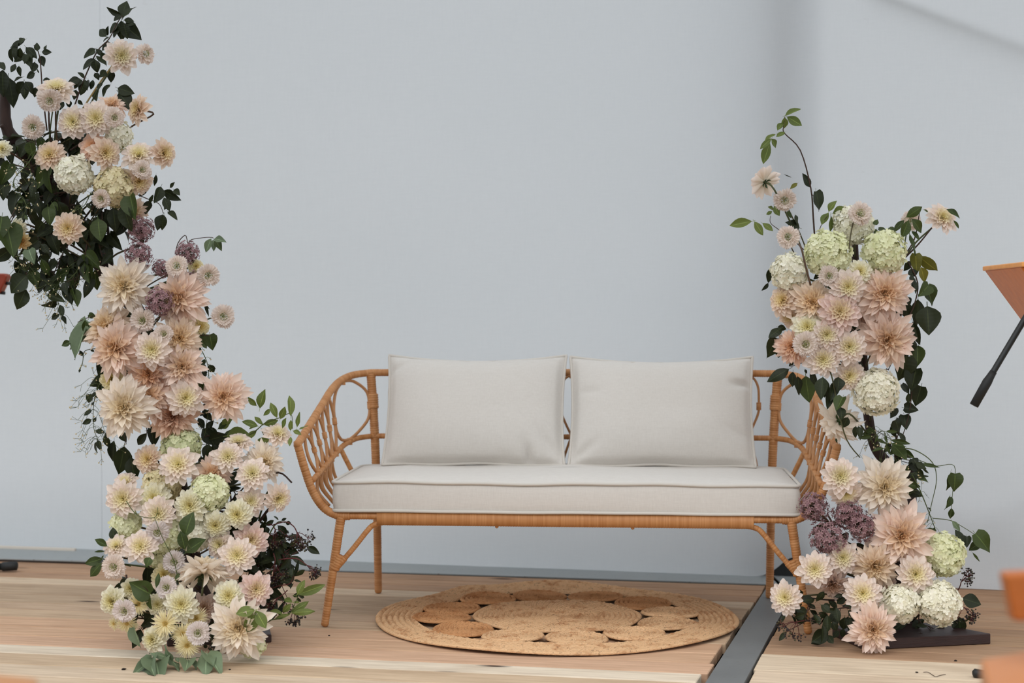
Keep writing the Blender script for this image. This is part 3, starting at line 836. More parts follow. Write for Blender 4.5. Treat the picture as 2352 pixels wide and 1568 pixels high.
def sprig(label, pts, lf=(), auto=None, r=(.003, .0012), mat=None, name='leafy_sprig', D=None, cat='foliage', seed=0, group=None, prof='ovate', lm='dark', wscale=1.0):
    """pts: (x,y,D) pixel points of the stem. lf: leaves (bx,by,tx,ty[,ws]) in pixels; auto: dict of scattered leaves"""
    rs = random.Random(seed*7+len(pts)+int(pts[0][0]))
    W = [px(*p) for p in pts]
    e = empty(name, W[0]); tag(e, label, cat, group)
    _, C = stem_part(e, W, r[0], r[1], mat or M_twig)
    for q in lf:
        # depth of the nearest stem point, scattered a little
        bx, by, tx, ty = q[:4]; ws = q[4] if len(q) > 4 else 1.0
        best = min(pts, key=lambda p: (p[0]-bx)**2+(p[1]-by)**2)
        d0 = best[2]+rs.uniform(-.02, .02); B = px(bx, by, d0); T = px(tx, ty, d0+rs.uniform(-.022, .012))
        n = rndn(rs, 1.25)
        leaf(e, B, T, n, q[5] if len(q) > 5 else prof, q[6] if len(q) > 6 else lm, ws*wscale)
    if auto:
        for k in range(auto['n']):
            s = auto.get('s0', .1)+(1-auto.get('s0', .1))*(k+rs.random()*.6)/auto['n']
            i = min(len(C)-2, int(s*(len(C)-1))); p = C[i].lerp(C[i+1], s*(len(C)-1)-i)
            t = (C[i+1]-C[i]).normalized(); sp = auto.get('spread', .02)
            side = t.cross(Vector((0, -1, 0))); side = side.normalized() if side.length > .01 else Vector((1, 0, 0))
            sgn = 1 if k % 2 else -1
            d = side*sgn*auto.get('out', .9)+t*auto.get('fwd', .5)+Vector((rs.gauss(0, .3), rs.gauss(-.15, .35), rs.gauss(0, .3)-auto.get('droop', .3)))
            L = auto['L']*rs.uniform(.65, 1.25)
            b0 = p+Vector((rs.gauss(0, sp), rs.gauss(0, sp), rs.gauss(0, sp)))
            tip = b0+d.normalized()*L
            if tip.z < .012: tip.z = .012
            if b0.z < .012: b0.z = .014
            if sp > .008:                                              # leaf stalk back to the branch
                stem_part(e, [p, b0], .0012, .0009, mat or M_twig, 'leaf_stalk', 1, 4)
            leaf(e, b0, tip, rndn(rs), rs.choice(auto.get('profs', [prof])), rs.choice(auto.get('mats', [lm])), auto.get('ws', 1.0)*rs.uniform(.9, 1.1))
    return e

# column cores --------------------------------------------------------------
TRUNK_L = [px(*p) for p in ((500, 1469, 4.78), (470, 1380, 4.82), (430, 1230, 4.84), (405, 1080, 4.84), (385, 950, 4.84), (345, 800, 4.84), (300, 690, 4.84), (235, 610, 4.84), (170, 500, 4.84), (100, 400, 4.84), (40, 330, 4.82), (14, 285, 4.80), (12, 180, 4.80))]
TRUNK_R = [px(*p) for p in ((2085, 1452, 4.90), (2085, 1300, 4.92), (2078, 1160, 4.92), (2050, 1080, 4.92), (2012, 1030, 4.92), (1995, 960, 4.92), (1985, 850, 4.92), (1975, 720, 4.92), (1965, 600, 4.92), (1962, 520, 4.92))]
CORE = {'L': catmull(TRUNK_L, 6), 'R': catmull(TRUNK_R, 6)}
def core_at(side, p):
    """trunk point a little below p"""
    z = p.z-.10
    return min(CORE[side], key=lambda q: abs(q.z-max(z, .03))+.15*abs(q.x-p.x))
DTAB = {'L': [(0, 4.70), (1000, 4.70), (1250, 4.66), (1400, 4.57), (1500, 4.50)],
        'R': [(0, 4.80), (1000, 4.80), (1250, 4.76), (1400, 4.70), (1500, 4.63)]}
ZONE = {'L': [(500, 'the crown of the tall flower column'), (1000, 'the waist of the tall flower column'), (1265, 'the lower cluster of the tall flower column'), (9999, 'the foot of the tall flower column')],
        'R': [(640, 'the crown of the short flower column'), (1000, 'the middle of the short flower column'), (9999, 'the foot of the short flower column')]}
def facing_word(n):
    if n.y > .15: return 'seen from behind'
    if n.z > .55: return 'turned upward'
    if n.z < -.40: return 'nodding downward'
    if abs(n.x) > .55: return 'turned sideways'
    return 'facing out'
USED = {}
REG = []      # every bloom: (object, position, short name) for the labels that name neighbours
SHORT = {'the crown of the tall flower column': "the tall column crown", 'the waist of the tall flower column': "the tall column waist", 'the lower cluster of the tall flower column': "the tall column's lower cluster", 'the foot of the tall flower column': "the tall column foot",
         'the crown of the short flower column': "the short column crown", 'the middle of the short flower column': "the short column middle", 'the foot of the short flower column': "the short column foot"}
def finish_label(e, label, cat, group, note):
    for k_, v_ in SHORT.items(): label = label.replace(k_, v_)
    REG.append((e, e.matrix_world.translation.copy() if e.rotation_euler[0] else Vector(e.location), label.split(' facing')[0].split(' turned')[0].split(' nodding')[0].split(' seen')[0].split(' in the')[0].replace(' globe', '').replace(' head', '').replace('large ragged ', 'large ')))
    if note: label = note
    e['label'] = label; e['category'] = cat; e['group'] = group
def single_out(objs_pos, words=16):
    """things that share a label get the neighbour that sets each apart"""
    by = {}
    for o_, p_ in objs_pos: by.setdefault(o_['label'], []).append((o_, p_))
    taken = set(by)
    for lab_, L_ in by.items():
        if len(L_) < 2: continue
        for o_, p_ in L_:
            me_ = [q for q in REG if q[0] == o_]; mine = me_[0][2] if me_ else ''
            near = sorted((q for q in REG if q[0] != o_ and q[2] != mine), key=lambda q: (q[1].xz-p_.xz).length+.3*abs(q[1].y-p_.y))[:9]
            done = False
            stem_, _, tail = lab_.partition(' in the ')
            cands = []
            for q in near:
                d_ = q[1]-p_; rel = ('just under' if d_.z > 0 else 'just above') if abs(d_.z) > abs(d_.x)*1.2 else 'beside'
                cands.append('%s %s a %s' % (stem_, rel, q[2])+(' in the '+tail if tail else ''))
            for i_ in range(len(near)):
                for j_ in range(i_+1, min(len(near), i_+4)):
                    cands.append('%s between a %s and a %s' % (stem_, near[i_][2], near[j_][2]) if near[i_][2] != near[j_][2] else '%s between two %ss' % (stem_, near[i_][2]))
            for c_ in cands:
                if c_ not in taken and len(c_.replace('-', ' ').split()) <= words:
                    taken.add(c_); o_['label'] = c_; done = True; break
def bloom_frame(x, y, D, n, R, spin):
    z = Vector(n).normalized(); ref = Vector((0, 0, 1)) if abs(z.z) < .95 else Vector((0, 1, 0))
    xx = ref.cross(z).normalized(); yy = z.cross(xx)
    M = Matrix(((xx.x, yy.x, z.x, 0), (xx.y, yy.y, z.y, 0), (xx.z, yy.z, z.z, 0), (0, 0, 0, 1))) @ Matrix.Rotation(spin, 4, 'Z') @ Matrix.Diagonal((R, R, R, 1))
    M.translation = px(x, y, D)
    return M
def flower_stem(e, M, n, side, R, start, r=.0028, end=None):
    p0 = M @ Vector((0, 0, start)); nn = Vector(n).normalized()
    q = end if end is not None else core_at(side, p0)
    l = (q-p0).length
    pts = [p0, p0-nn*min(.05, l*.35), p0.lerp(q, .6)-nn*.02+Vector((0, 0, .01)), q]
    C = catmull(pts, 4); Mi = M.inverted()
    v, f = tube([Mi @ p for p in C], r/R, 6)
    return obj('stem', mesh('stem', v, f), M_stem, e)
RF = random.Random(21)
def normal_of(t):
    return Vector((t[0], -1.0, t[1])) if len(t) == 2 else Vector(t)
def zone_of(side, y):
    for lim, nm in ZONE[side]:
        if y < lim: return nm
def dahlia(side, kind, col, x, y, r, t=(0, 0), dd=0.0, note=None, end=None):
    D = interp(DTAB[side], y)-dd; R = r*D/FPX*(1.20 if kind != 'cafe' else 1.26)
    n = normal_of(t).normalized(); M = bloom_frame(x, y, D, n, R, RF.uniform(0, 6.28))
    # keep the head above the boards
    e = empty('dahlia'); e.matrix_world = M
    var = RF.randrange(3); mat = PM[col]
    for (PMx, vi) in LAYOUT[(kind, var)]:
        o = obj('petal', PETALS[kind][vi], mat, e)
        j = Matrix.Rotation(RF.gauss(0, .05), 4, 'X')
        o.matrix_basis = PMx @ j
    obj('inner_petals', INNER[(kind, var)], mat, e)
    obj('calyx', ME_CALYX, M_calyx, e)
    flower_stem(e, M, n, side, R, -.12, end=end)
    z = zone_of(side, y); big = 'large ragged ' if kind == 'cafe' else ('rounded ' if kind == 'ball' else '')
    lab = '%s%s dahlia %s in %s' % (big, COLNAME[col], facing_word(n), z)
    finish_label(e, lab, 'dahlia', '%s%s dahlias %s in %s' % (big, COLNAME[col], facing_word(n), z), note)
    return e
# hydrangea floret ------------------------------------------------------------
def floret_mesh(seed):
    rs = random.Random(seed); mb = MB()
    for k in range(4):
        a = k*math.pi/2+rs.gauss(0, .08); cu = rs.uniform(.05, .30); s = rs.uniform(.88, 1.08)
        v = []; f = []
        for j, (t, wd) in enumerate(((.04, .10), (.38, .40), (.78, .44), (1.0, .20))):
            for q in (-1, 0, 1):
                v.append(Vector((q*wd, t-.05*abs(q)*(j == 3), cu*t*t+.10*abs(q)*wd)))
        for j in range(3):
            for i in range(2): b0 = j*3+i; f.append((b0, b0+1, b0+4, b0+3))
        Mr = Matrix.Rotation(a, 3, 'Z')
        mb.add([Mr @ (p*s) for p in v], f, along=[p.y for p in v])
    return mb.mesh('floret')
FLORET = [floret_mesh(i) for i in range(3)]
def hyd_mat(name, c1, c2, edge):
    m, nt, b, o = newmat(name); oi = nd(nt, 'ShaderNodeObjectInfo')
    c = mix(nt, lin(c1), lin(c2), oi.outputs['Random'])
    rg = ramp(nt, [(0, (0, 0, 0, 1)), (.72, (0, 0, 0, 1)), (1, (1, 1, 1, 1))], attr(nt, 'along'))
    c = mix(nt, c, lin(edge), math_(nt, 'MULTIPLY', rg.outputs[0], .55))
    nt.links.new(c, b.inputs['Base Color']); b.inputs['Roughness'].default_value = .65; b.inputs['Specular IOR Level'].default_value = .2
    translucent(nt, b, o, c, .2); return m
HM = {'cream': hyd_mat('hydrangea_cream', (242, 238, 214), (250, 247, 232), (248, 244, 228)),
      'lime': hyd_mat('hydrangea_lime', (228, 230, 184), (242, 242, 210), (240, 238, 208)),
      'green': hyd_mat('hydrangea_green', (196, 202, 154), (222, 224, 184), (220, 216, 178)),
      'tan': hyd_mat('hydrangea_tan', (226, 216, 172), (240, 230, 194), (224, 190, 160))}
HNAME = {'cream': 'creamy white', 'lime': 'pale lime', 'green': 'muted green', 'tan': 'tan-edged'}
M_hcore = plain('hydrangea_core', (206, 204, 160), .9)
def hydrangea(side, col, x, y, r, dd=0.0, note=None, sq=1.0):
    D = interp(DTAB[side], y)-dd; R = r*D/FPX; c = px(x, y, D)
    e = empty('hydrangea', c)
    tocam = (Vector((0, 0, HCAM))-c).normalized(); rs = RF
    fr = .0104                                     # floret radius in metres
    N = int(4*math.pi*(R*.93)**2/(fr*fr*1.02))
    mb = MB(); V = []; F = []
    for j in range(7):
        for k in range(12):
            ph = math.pi*j/6; a = k*math.pi/6; V.append(Vector((math.sin(ph)*math.cos(a), math.sin(ph)*math.sin(a), math.cos(ph)*sq))*R*.83)
    for j in range(6):
        for k in range(12): F.append((j*12+k, j*12+(k+1) % 12, j*12+12+(k+1) % 12, j*12+12+k))
    mb.add(V, F); obj('core', mb.mesh('core'), M_hcore, e)
    for k in range(N):
        zz = 1-2*(k+.5)/N; rad = math.sqrt(max(0, 1-zz*zz)); a = k*GA
        nrm = Vector((rad*math.cos(a), rad*math.sin(a), zz))
        if nrm.dot(tocam) < -.30: continue
        lump = 1+.16*mnoise.noise(nrm*2.4+Vector((x, y, 0))*.01)
        p = Vector((nrm.x, nrm.y, nrm.z*sq))*(R*(.93+rs.gauss(0, .03)))*lump
        nn = (nrm+Vector((rs.gauss(0, .28), rs.gauss(0, .28), rs.gauss(0, .28)))).normalized()
        o = obj('floret', FLORET[rs.randrange(3)], HM[col], e)
        q = nn.to_track_quat('Z', 'Y') @ Quaternion((0, 0, 1), rs.uniform(0, 6.28))
        s = fr*rs.uniform(.85, 1.2)
        o.matrix_basis = Matrix.LocRotScale(p, q, (s, s, s))
    q = core_at(side, c); off = e.location
    v, f = tube([p-off for p in (c, c.lerp(q, .5)+Vector((0, 0, .01)), q)], .003, 6); obj('stem', mesh('stem', v, f), M_stem, e)
    z = zone_of(side, y)
    finish_label(e, '%s hydrangea head in %s' % (HNAME[col], z), 'hydrangea', '%s hydrangeas in %s' % (HNAME[col], z), note)
    return e
# scabiosa ------------------------------------------------------------------
def scab_meshes(seed):
    rs = random.Random(seed); pb = MB(); cb = MB()
    for (n, L, ph, rb) in ((15, .62, 100, .34), (14, .58, 80, .34), (13, .46, 58, .30), (11, .34, 36, .24), (7, .24, 18, .12)):
        for k in range(n):
            th = 2*math.pi*k/n+rs.gauss(0, .1); p_ = math.radians(ph+rs.gauss(0, 8)); Lk = L*rs.uniform(.85, 1.15)
            M = petal_frame(p_, th, Vector((rb*math.cos(th), rb*math.sin(th), max(.02, .05+.10*(96-ph)/48))))
            nu, nv = 6, 3; v = []; f = []; al = []
            for j in range(nv+1):
                t = j/nv; wd = (.10, .26, .36, .37)[j]
                for i in range(nu+1):
                    q = 2*i/nu-1; fr = (.10 if i % 2 else -.10) if j == nv else 0
                    v.append(Vector((q*wd, t+fr-.12*abs(q)*t, .12*math.sin(i*2.1+k)*t))*Lk); al.append(t)
            for j in range(nv):
                for i in range(nu): a = j*(nu+1)+i; f.append((a, a+1, a+nu+2, a+nu+1))
            pb.add([M @ p for p in v], f, along=al, across=0.0, layer=[1.0 if ph > 60 else .6]*len(v))
    for k in range(46):
        t = (k+.5)/46; a = k*GA; r = .34*math.sqrt(t)
        ball(cb, (r*math.cos(a), r*math.sin(a), .34-.14*t+rs.uniform(-.05, .05)), .034+rs.uniform(0, .014))
    return pb.mesh('scabiosa_petals'), cb.mesh('pincushion')
SCAB = [scab_meshes(i) for i in range(3)]
M_scab = petal_mat('petals_scabiosa', (236, 214, 190), (230, 208, 176), (240, 212, 200))
M_scabw = petal_mat('petals_scabiosa_lilac', (236, 220, 200), (226, 210, 190), (232, 210, 208))
M_pin = plain('pincushion_green', (158, 160, 104), .7)
def scabiosa(side, x, y, r, t=(0, 0), dd=0.0, lil=False, note=None, end=None):
    D = interp(DTAB[side], y)-dd; R = r*D/FPX*1.12; n = normal_of(t).normalized()
    M = bloom_frame(x, y, D, n, R, RF.uniform(0, 6.28)); e = empty('scabiosa'); e.matrix_world = M
    a, c = SCAB[RF.randrange(3)]
    obj('frilled_petals', a, M_scabw if lil else M_scab, e); obj('pincushion', c, M_pin, e); obj('calyx', ME_CALYX, M_calyx, e)
    flower_stem(e, M, n, side, R, -.10, .002, end)
    z = zone_of(side, y); w = facing_word(n)
    finish_label(e, '%s scabiosa %s in %s' % ('pale lilac' if lil else 'pale pink', w, z), 'scabiosa', '%s scabiosas %s in %s' % ('lilac' if lil else 'pink', w, z), note)
    return e
# allium ----------------------------------------------------------------------
def allium_meshes(seed):
    rs = random.Random(seed); fb = MB(); sb = MB(); N = 140
    for k in range(N):
        zz = 1-2*(k+.5)/N; rad = math.sqrt(1-zz*zz); a = k*GA
        n = Vector((rad*math.cos(a), rad*math.sin(a), zz)); n = (n+Vector((rs.gauss(0, .1), rs.gauss(0, .1), rs.gauss(0, .1)))).normalized()
        R = rs.uniform(.62, 1.05); p = n*R
        v, f = tube([n*.05, p*.97], [.012, .009], 3, caps=False); sb.add(v, f)
        x = n.orthogonal().normalized(); y = n.cross(x)
        for j in range(6):
            b0 = j*math.pi/3+k; d = (x*math.cos(b0)+y*math.sin(b0)); s = n.cross(d); L = rs.uniform(.18, .27)
            fb.add([p-s*.024, p+s*.024, p+d*L*.5+n*.05+s*.045, p+d*L*.5+n*.05-s*.045, p+d*L+n*.07], [(0, 1, 2, 3), (3, 2, 4)], along=[0, 0, .5, .5, 1], across=0.0, layer=[rs.choice((.2, .6, 1.0))]*5)
        if rs.random() < .5: ball(sb, n*(R+.02), .03)
    return fb.mesh('allium_florets'), sb.mesh('allium_pedicels')
ALL = [allium_meshes(i) for i in range(3)]
M_all = petal_mat('petals_allium', (128, 92, 98), (156, 120, 126), (206, 170, 170), pk=0)
M_ped = plain('allium_green', (98, 90, 70), .7)
def allium(side, x, y, r, dd=0.0, note=None, end=None):
    D = interp(DTAB[side], y)-dd; R = r*D/FPX; n = Vector((RF.gauss(0, .3), -.5, .7)).normalized()
    M = bloom_frame(x, y, D, n, R, RF.uniform(0, 6)); e = empty('allium'); e.matrix_world = M
    a, c = ALL[RF.randrange(3)]
    tag(obj('florets', a, M_all, e), kind='stuff'); obj('pedicels', c, M_ped, e)
    flower_stem(e, M, n, side, R, -.02, .0028, end)
    z = zone_of(side, y)
    finish_label(e, 'dusky purple allium globe in %s' % z, 'allium', 'purple alliums in %s' % z, note)
    return e
# spider gerbera --------------------------------------------------------------
def gerb_meshes(seed):
    rs = random.Random(seed); pb = MB(); cb = MB()
    for (n, L, ph) in ((34, .92, 97), (34, .85, 82), (28, .62, 62)):
        for k in range(n):
            th = 2*math.pi*k/n+rs.gauss(0, .06); M = petal_frame(math.radians(ph+rs.gauss(0, 9)), th, Vector((.12*math.cos(th), .12*math.sin(th), .03)))
            v, f, al, ac = petal_geo('wild', .052, .5, rs.uniform(-.12, .18), rs.uniform(-.3, .3), 2, 4)
            Lk = L*rs.uniform(.8, 1.08); pb.add([M @ (p*Lk) for p in v], f, along=al, across=ac, layer=1.0)
    for k in range(50):
        t = (k+.5)/50; a = k*GA; r = .24*math.sqrt(t); ball(cb, (r*math.cos(a), r*math.sin(a), .10-.05*t), .030)
    return pb.mesh('gerbera_rays'), cb.mesh('gerbera_disc')
GER = [gerb_meshes(i) for i in range(2)]
M_ger = petal_mat('petals_gerbera', (240, 220, 130), (238, 210, 112), (246, 228, 160))
M_gdisc = plain('gerbera_disc_yellow', (206, 170, 84), .8)
def gerbera(side, x, y, r, t=(0, 0), dd=0.0, note=None):
    D = interp(DTAB[side], y)-dd; R = r*D/FPX; n = normal_of(t).normalized()
    M = bloom_frame(x, y, D, n, R, RF.uniform(0, 6)); e = empty('spider_gerbera'); e.matrix_world = M
    a, c = GER[RF.randrange(2)]
    obj('ray_petals', a, M_ger, e); obj('disc', c, M_gdisc, e); obj('calyx', ME_CALYX, M_calyx, e)
    flower_stem(e, M, n, side, R, -.1, .0025)
    z = zone_of(side, y); w = facing_word(n)
    finish_label(e, 'yellow spider gerbera %s in %s' % (w, z), 'gerbera', 'yellow gerberas %s in %s' % (w, z), note)
    return e
# elderberry umbel ------------------------------------------------------------
M_red = plain('elder_red_stem', (86, 34, 34), .6)
m, nt, b, o = newmat('elderberry'); nt.links.new(mix(nt, lin((26, 20, 22)), lin((70, 66, 40)), math_(nt, 'GREATER_THAN', attr(nt, 'tint'), .72)), b.inputs['Base Color']); b.inputs['Roughness'].default_value = .3
M_berry = m
def umbel(label, pts, r, D, hang=(0.2, -.2, -1), n=90, seed=0, name='elderberry_umbel', group=None):
    rs = random.Random(seed); W = [px(p[0], p[1], p[2] if len(p) > 2 else D) for p in pts]
    e = empty(name, W[0]); tag(e, label, 'elderberries', group)
    stem_part(e, W, .0018, .0016, M_red)
    R = r*D/FPX; tip = W[-1]; off = e.location; h = Vector(hang).normalized(); sb = MB(); bb = MB()
    sub = []
    for k in range(5):
        d = (h+Vector((rs.gauss(0, .55), rs.gauss(0, .4), rs.gauss(0, .45)))).normalized(); q = tip+d*R*1.1
        v, f = tube([p-off for p in (tip, tip.lerp(q, .5)+Vector((0, 0, .004)), q)], [.0011, .001, .0009], 4); sb.add(v, f); sub.append((q, d))
    for k in range(n):
        q, d = sub[k % 5]; dd = (d*.6+Vector((rs.gauss(0, .6), rs.gauss(0, .5), rs.gauss(0, .6)))).normalized(); p = q+dd*R*rs.uniform(.25, .75)
        if p.z < .004: p.z = .004+rs.random()*.004
        v, f = tube([q-off, p-off], .0004, 3, caps=False); sb.add(v, f)
        ball(bb, p-off, rs.uniform(.0022, .0034), tint=rs.random())
    obj('umbel_rays', sb.mesh('umbel_rays'), M_red, e); tag(obj('berries', bb.mesh('berries'), M_berry, e), kind='stuff')
    return e
# fine flowering vine ----------------------------------------------------------
M_bud = plain('vine_bud', (206, 190, 150), .8)
M_vine = plain('vine_green', (72, 84, 40), .7)
def vine(label, pts, seed, n=24, spread=.03, leaves=8, lm='dark', L=.02, r=.0014, buds=True, name='flowering_vine', droop=.5, prof='ovate', cat='vine', group=None, lf=()):
    rs = random.Random(seed); W = [px(*p) for p in pts]; e = empty(name, W[0]); tag(e, label, cat, group); off = e.location
    _, C = stem_part(e, W, r, r*.6, M_vine, 'stem', 5, 5)
    sb = MB(); bb = MB()
    for k in range(n):
        i = rs.randrange(len(C)); p = C[i]; d = Vector((rs.gauss(0, 1), rs.gauss(-.2, .6), rs.gauss(-droop, .7))).normalized(); l = spread*rs.uniform(.4, 1.3)
        q = p+d*l+Vector((0, 0, -.2*l)); md = p.lerp(q, .5)+Vector((0, 0, .25*l))
        if q.z < .006: q.z = .006
        v, f = tube([x-off for x in catmull([p, md, q], 3)], .0006, 3, caps=False); sb.add(v, f)
        for j in range(3):
            d2 = (d+Vector((rs.gauss(0, .6), rs.gauss(0, .6), rs.gauss(0, .6)))).normalized(); q2 = q+d2*l*.35
            v, f = tube([q-off, q2-off], .0005, 3, caps=False); sb.add(v, f)
            if buds and rs.random() < .7: ball(bb, q2-off, rs.uniform(.0012, .0026))
    if n: obj('tendrils', sb.mesh('tendrils'), M_vine, e)
    if buds and bb.v: tag(obj('buds', bb.mesh('buds'), M_bud, e), kind='stuff')
    for k in range(leaves):
        p = C[min(len(C)-1, int(len(C)*(k+.7)/(leaves+.3)))]; d = Vector((rs.gauss(0, .8), rs.gauss(-.3, .4), rs.gauss(-.6, .5))).normalized()
        l = L*rs.uniform(.6, 1.3); t_ = p+d*l
        if t_.z < .01: t_.z = .01
        leaf(e, p+d*l*.15, t_, rndn(rs), prof, lm)
    for q in lf:
        bx, by, tx, ty = q[:4]; best = min(pts, key=lambda p_: (p_[0]-bx)**2+(p_[1]-by)**2); d0 = best[2]+rs.uniform(-.015, .015)
        leaf(e, px(bx, by, d0), px(tx, ty, d0+rs.uniform(-.02, .01)), rndn(rs, 1.3), q[5] if len(q) > 5 else prof, q[6] if len(q) > 6 else lm, q[4] if len(q) > 4 else 1.0)
    return e
# ------------------------------------------------------------------ wooden cores of the two columns
m, nt, b, o = newmat('dark_bark')
n = noise_(nt, mapped(nt, (1, 1, .25)), 60, 5, .65)
nt.links.new(mix(nt, lin((28, 18, 15)), lin((66, 44, 36)), n), b.inputs['Base Color']); b.inputs['Roughness'].default_value = .8
bump(nt, b, n, .5, .004)
M_bark = m
m, nt, b, o = newmat('dark_stained_wood')
n = noise_(nt, mapped(nt, (2, 2, 20)), 12, 5, .65)
nt.links.new(mix(nt, lin((30, 18, 18)), lin((62, 38, 34)), n), b.inputs['Base Color']); b.inputs['Roughness'].default_value = .5
bump(nt, b, n, .25, .003)
M_stain = m
e = empty('branch_stand', TRUNK_L[0]); tag(e, 'dark gnarled branch holding up the tall flower column', 'branch')
off = e.location
nC = len(CORE['L'])
rad = [.026 if i < nC*.75 else .026-.014*(i-nC*.75)/(nC*.25) for i in range(nC)]
rs = random.Random(2); rad = [r*(1+rs.uniform(-.06, .06)) for r in rad]
v, f = tube([p-off for p in CORE['L']], rad, 9); obj('trunk', mesh('trunk', v, f), M_bark, e)
bs = MB(); box(bs, (0, .02, .012), (.30, .20, .024), .2); obj('base_board', bevel(bs.mesh('base_board', False), .003, 1), M_stain, e, (0, 0, -off.z+.0))
for pts, r in (([px(262, 640, 4.83), px(252, 560, 4.82), px(242, 480, 4.80)], .0042), ([px(30, 330, 4.80), px(14, 300, 4.79), px(3, 287, 4.78)], .008), ([px(585, 1215, 4.74), px(612, 1175, 4.70), px(640, 1145, 4.66)], .004), ([px(560, 1140, 4.78), px(590, 1105, 4.74), px(640, 1085, 4.72), px(670, 1108, 4.70)], .0026)):
    C = catmull(pts, 4); v, f = tube([p-off for p in C], r, 7); obj('side_branch', mesh('side_branch', v, f), M_bark, e)
e = empty('wooden_stand', (TRUNK_R[0].x, TRUNK_R[0].y, 0)); tag(e, 'dark-stained wooden stand with flat base boards under the short flower column', 'stand')
off = e.location
nC = len(CORE['R'])
cut = [i for i, p in enumerate(CORE['R']) if p.z > .40][0]
v, f = tube([p-off for p in CORE['R'][cut-8:]], [.020-.010*i/(nC-cut+7) for i in range(nC-cut+8)], 9); obj('branch', mesh('branch', v, f), M_bark, e)
pb = MB(); box(pb, (-.018, .0, .262), (.075, .07, .475)); obj('post', bevel(pb.mesh('post', False), .004, 1), M_stain, e)
# base board, seen from its long edge: end at (2275,1470)
P0, P1 = px(2276, 1479, 4.71), px(1985, 1493, 4.62)
d = Vector((P0.x-P1.x, P0.y-P1.y, 0)).normalized(); nn = Vector((-d.y, d.x, 0))
q = [Vector((P1.x, P1.y, 0)), Vector((P0.x, P0.y, 0)), Vector((P0.x, P0.y, 0))+nn*.20-d*.085, Vector((P1.x, P1.y, 0))+nn*.22]
sb_ = MB(); sb_.add([p+Vector((0, 0, .031))-off for p in q]+[p+Vector((0, 0, .001))-off for p in q], [(0, 1, 2, 3), (7, 6, 5, 4), (4, 5, 1, 0), (5, 6, 2, 1), (6, 7, 3, 2), (7, 4, 0, 3)])
obj('base_board', bevel(sb_.mesh('base_board', False), .002, 1), M_stain, e)

def Zc(sc, ox, oy, L): return [(ox+q[0]/sc, oy+q[1]/sc, ox+q[2]/sc, oy+q[3]/sc)+tuple(q[4:]) for q in L]
def Zp(sc, ox, oy, L, D): return [(ox+q[0]/sc, oy+q[1]/sc, q[2] if len(q) > 2 else D) for q in L]

# ------------------------------------------------------------------ tall column, flowers
L = 'L'
dahlia(L, 'dahlia', 'blush', 279, 129, 36, (.35, -.05), .02, 'blush dahlia reaching highest on its bare stem above the tall flower column', end=px(205, 245, 4.76))
scabiosa(L, 333, 124, 23, (1.6, -.1), .0, False, 'pale pink scabiosa hooked over beside the highest blush dahlia', end=px(292, 108, 4.72))
dahlia(L, 'dahlia', 'blush', 130, 207, 40, (.15, 1.1), .0, 'blush dahlia opening upward just above a drooping scabiosa', end=px(125, 330, 4.76))
scabiosa(L, 115, 230, 27, (0, -.45), .05, note='pale pink scabiosa nodding in front of the upward blush dahlia', end=px(112, 330, 4.74))
dahlia(L, 'dahlia', 'blush', 169, 280, 36, (-.1, .05), .03)
dahlia(L, 'dahlia', 'blush', 221, 272, 38, (.1, .05), .04)
dahlia(L, 'cafe', 'cafepink', 257, 245, 32, (.2, 1.0), -.03)
scabiosa(L, 262, 270, 22, (.4, -.1), .085)
dahlia(L, 'dahlia', 'peach', 319, 252, 33, (-.9, .2), -.01, 'peach dahlia in profile behind a dark leaf on the tall flower column', end=px(270, 320, 4.78))
hydrangea(L, 'cream', 272, 312, 31, -.01, 'small creamy hydrangea tucked between peach dahlias in the tall column crown', 1.2)
dahlia(L, 'dahlia', 'coral', 214, 336, 32, (-.3, .3), .01)
dahlia(L, 'dahlia', 'peach', 241, 352, 35, (.8, .1), .05)
scabiosa(L, 76, 292, 26, (.1, -.25), .02)
dahlia(L, 'dahlia', 'peach', 115, 357, 34, (-.05, .35), .03)
dahlia(L, 'dahlia', 'blush', 319, 358, 37, (.1, .7), .03)
scabiosa(L, 326, 390, 21, (.5, .0), .08)
dahlia(L, 'dahlia', 'peach', 375, 352, 32, (1.2, .15, ), .0, 'peach dahlia in profile at the outer edge of the tall column crown')
dahlia(L, 'dahlia', 'peach', 318, 416, 32, (.6, -.5), .01)
hydrangea(L, 'cream', 170, 401, 43, .03, 'round creamy hydrangea under the peach dahlias of the tall column crown')
hydrangea(L, 'tan', 262, 428, 45, .02, 'tan-edged hydrangea beside the round creamy one in the tall column crown')
scabiosa(L, 233, 456, 21, (-.2, -.2), .075)
dahlia(L, 'dahlia', 'peach', 157, 524, 34, (0, -.05), .08, 'lone round peach dahlia set among the dark leaves')
dahlia(L, 'ball', 'gold', 48, 553, 24, (-.2, -.6), .01, 'golden yellow dahlia hanging under the dark leaves')
dahlia(L, 'ball', 'cream', 42, 522, 22, (-.3, -.2), .0)
dahlia(L, 'ball', 'cream', 6, 342, 22, (-.3, .2), .02)
dahlia(L, 'cafe', 'peach', 306, 482, 28, (.2, -.4), -.02)
allium(L, 324, 527, 31, .0)
allium(L, 319, 585, 31, .01)
dahlia(L, 'cafe', 'ivory', 287, 658, 60, (-.1, .12), .03, 'large ragged ivory dahlia topmost of the peach mass on the tall column')
allium(L, 430, 580, 28, -.03); allium(L, 370, 616, 22, -.02); allium(L, 446, 642, 22, -.04)
scabiosa(L, 406, 611, 24, (.1, .1), .03)
dahlia(L, 'ball', 'butter', 450, 612, 20, (.3, .3), -.05)
scabiosa(L, 478, 632, 25, (.3, -.2), .0)
dahlia(L, 'cafe', 'cafepink', 413, 684, 58, (-.25, .05), .01)
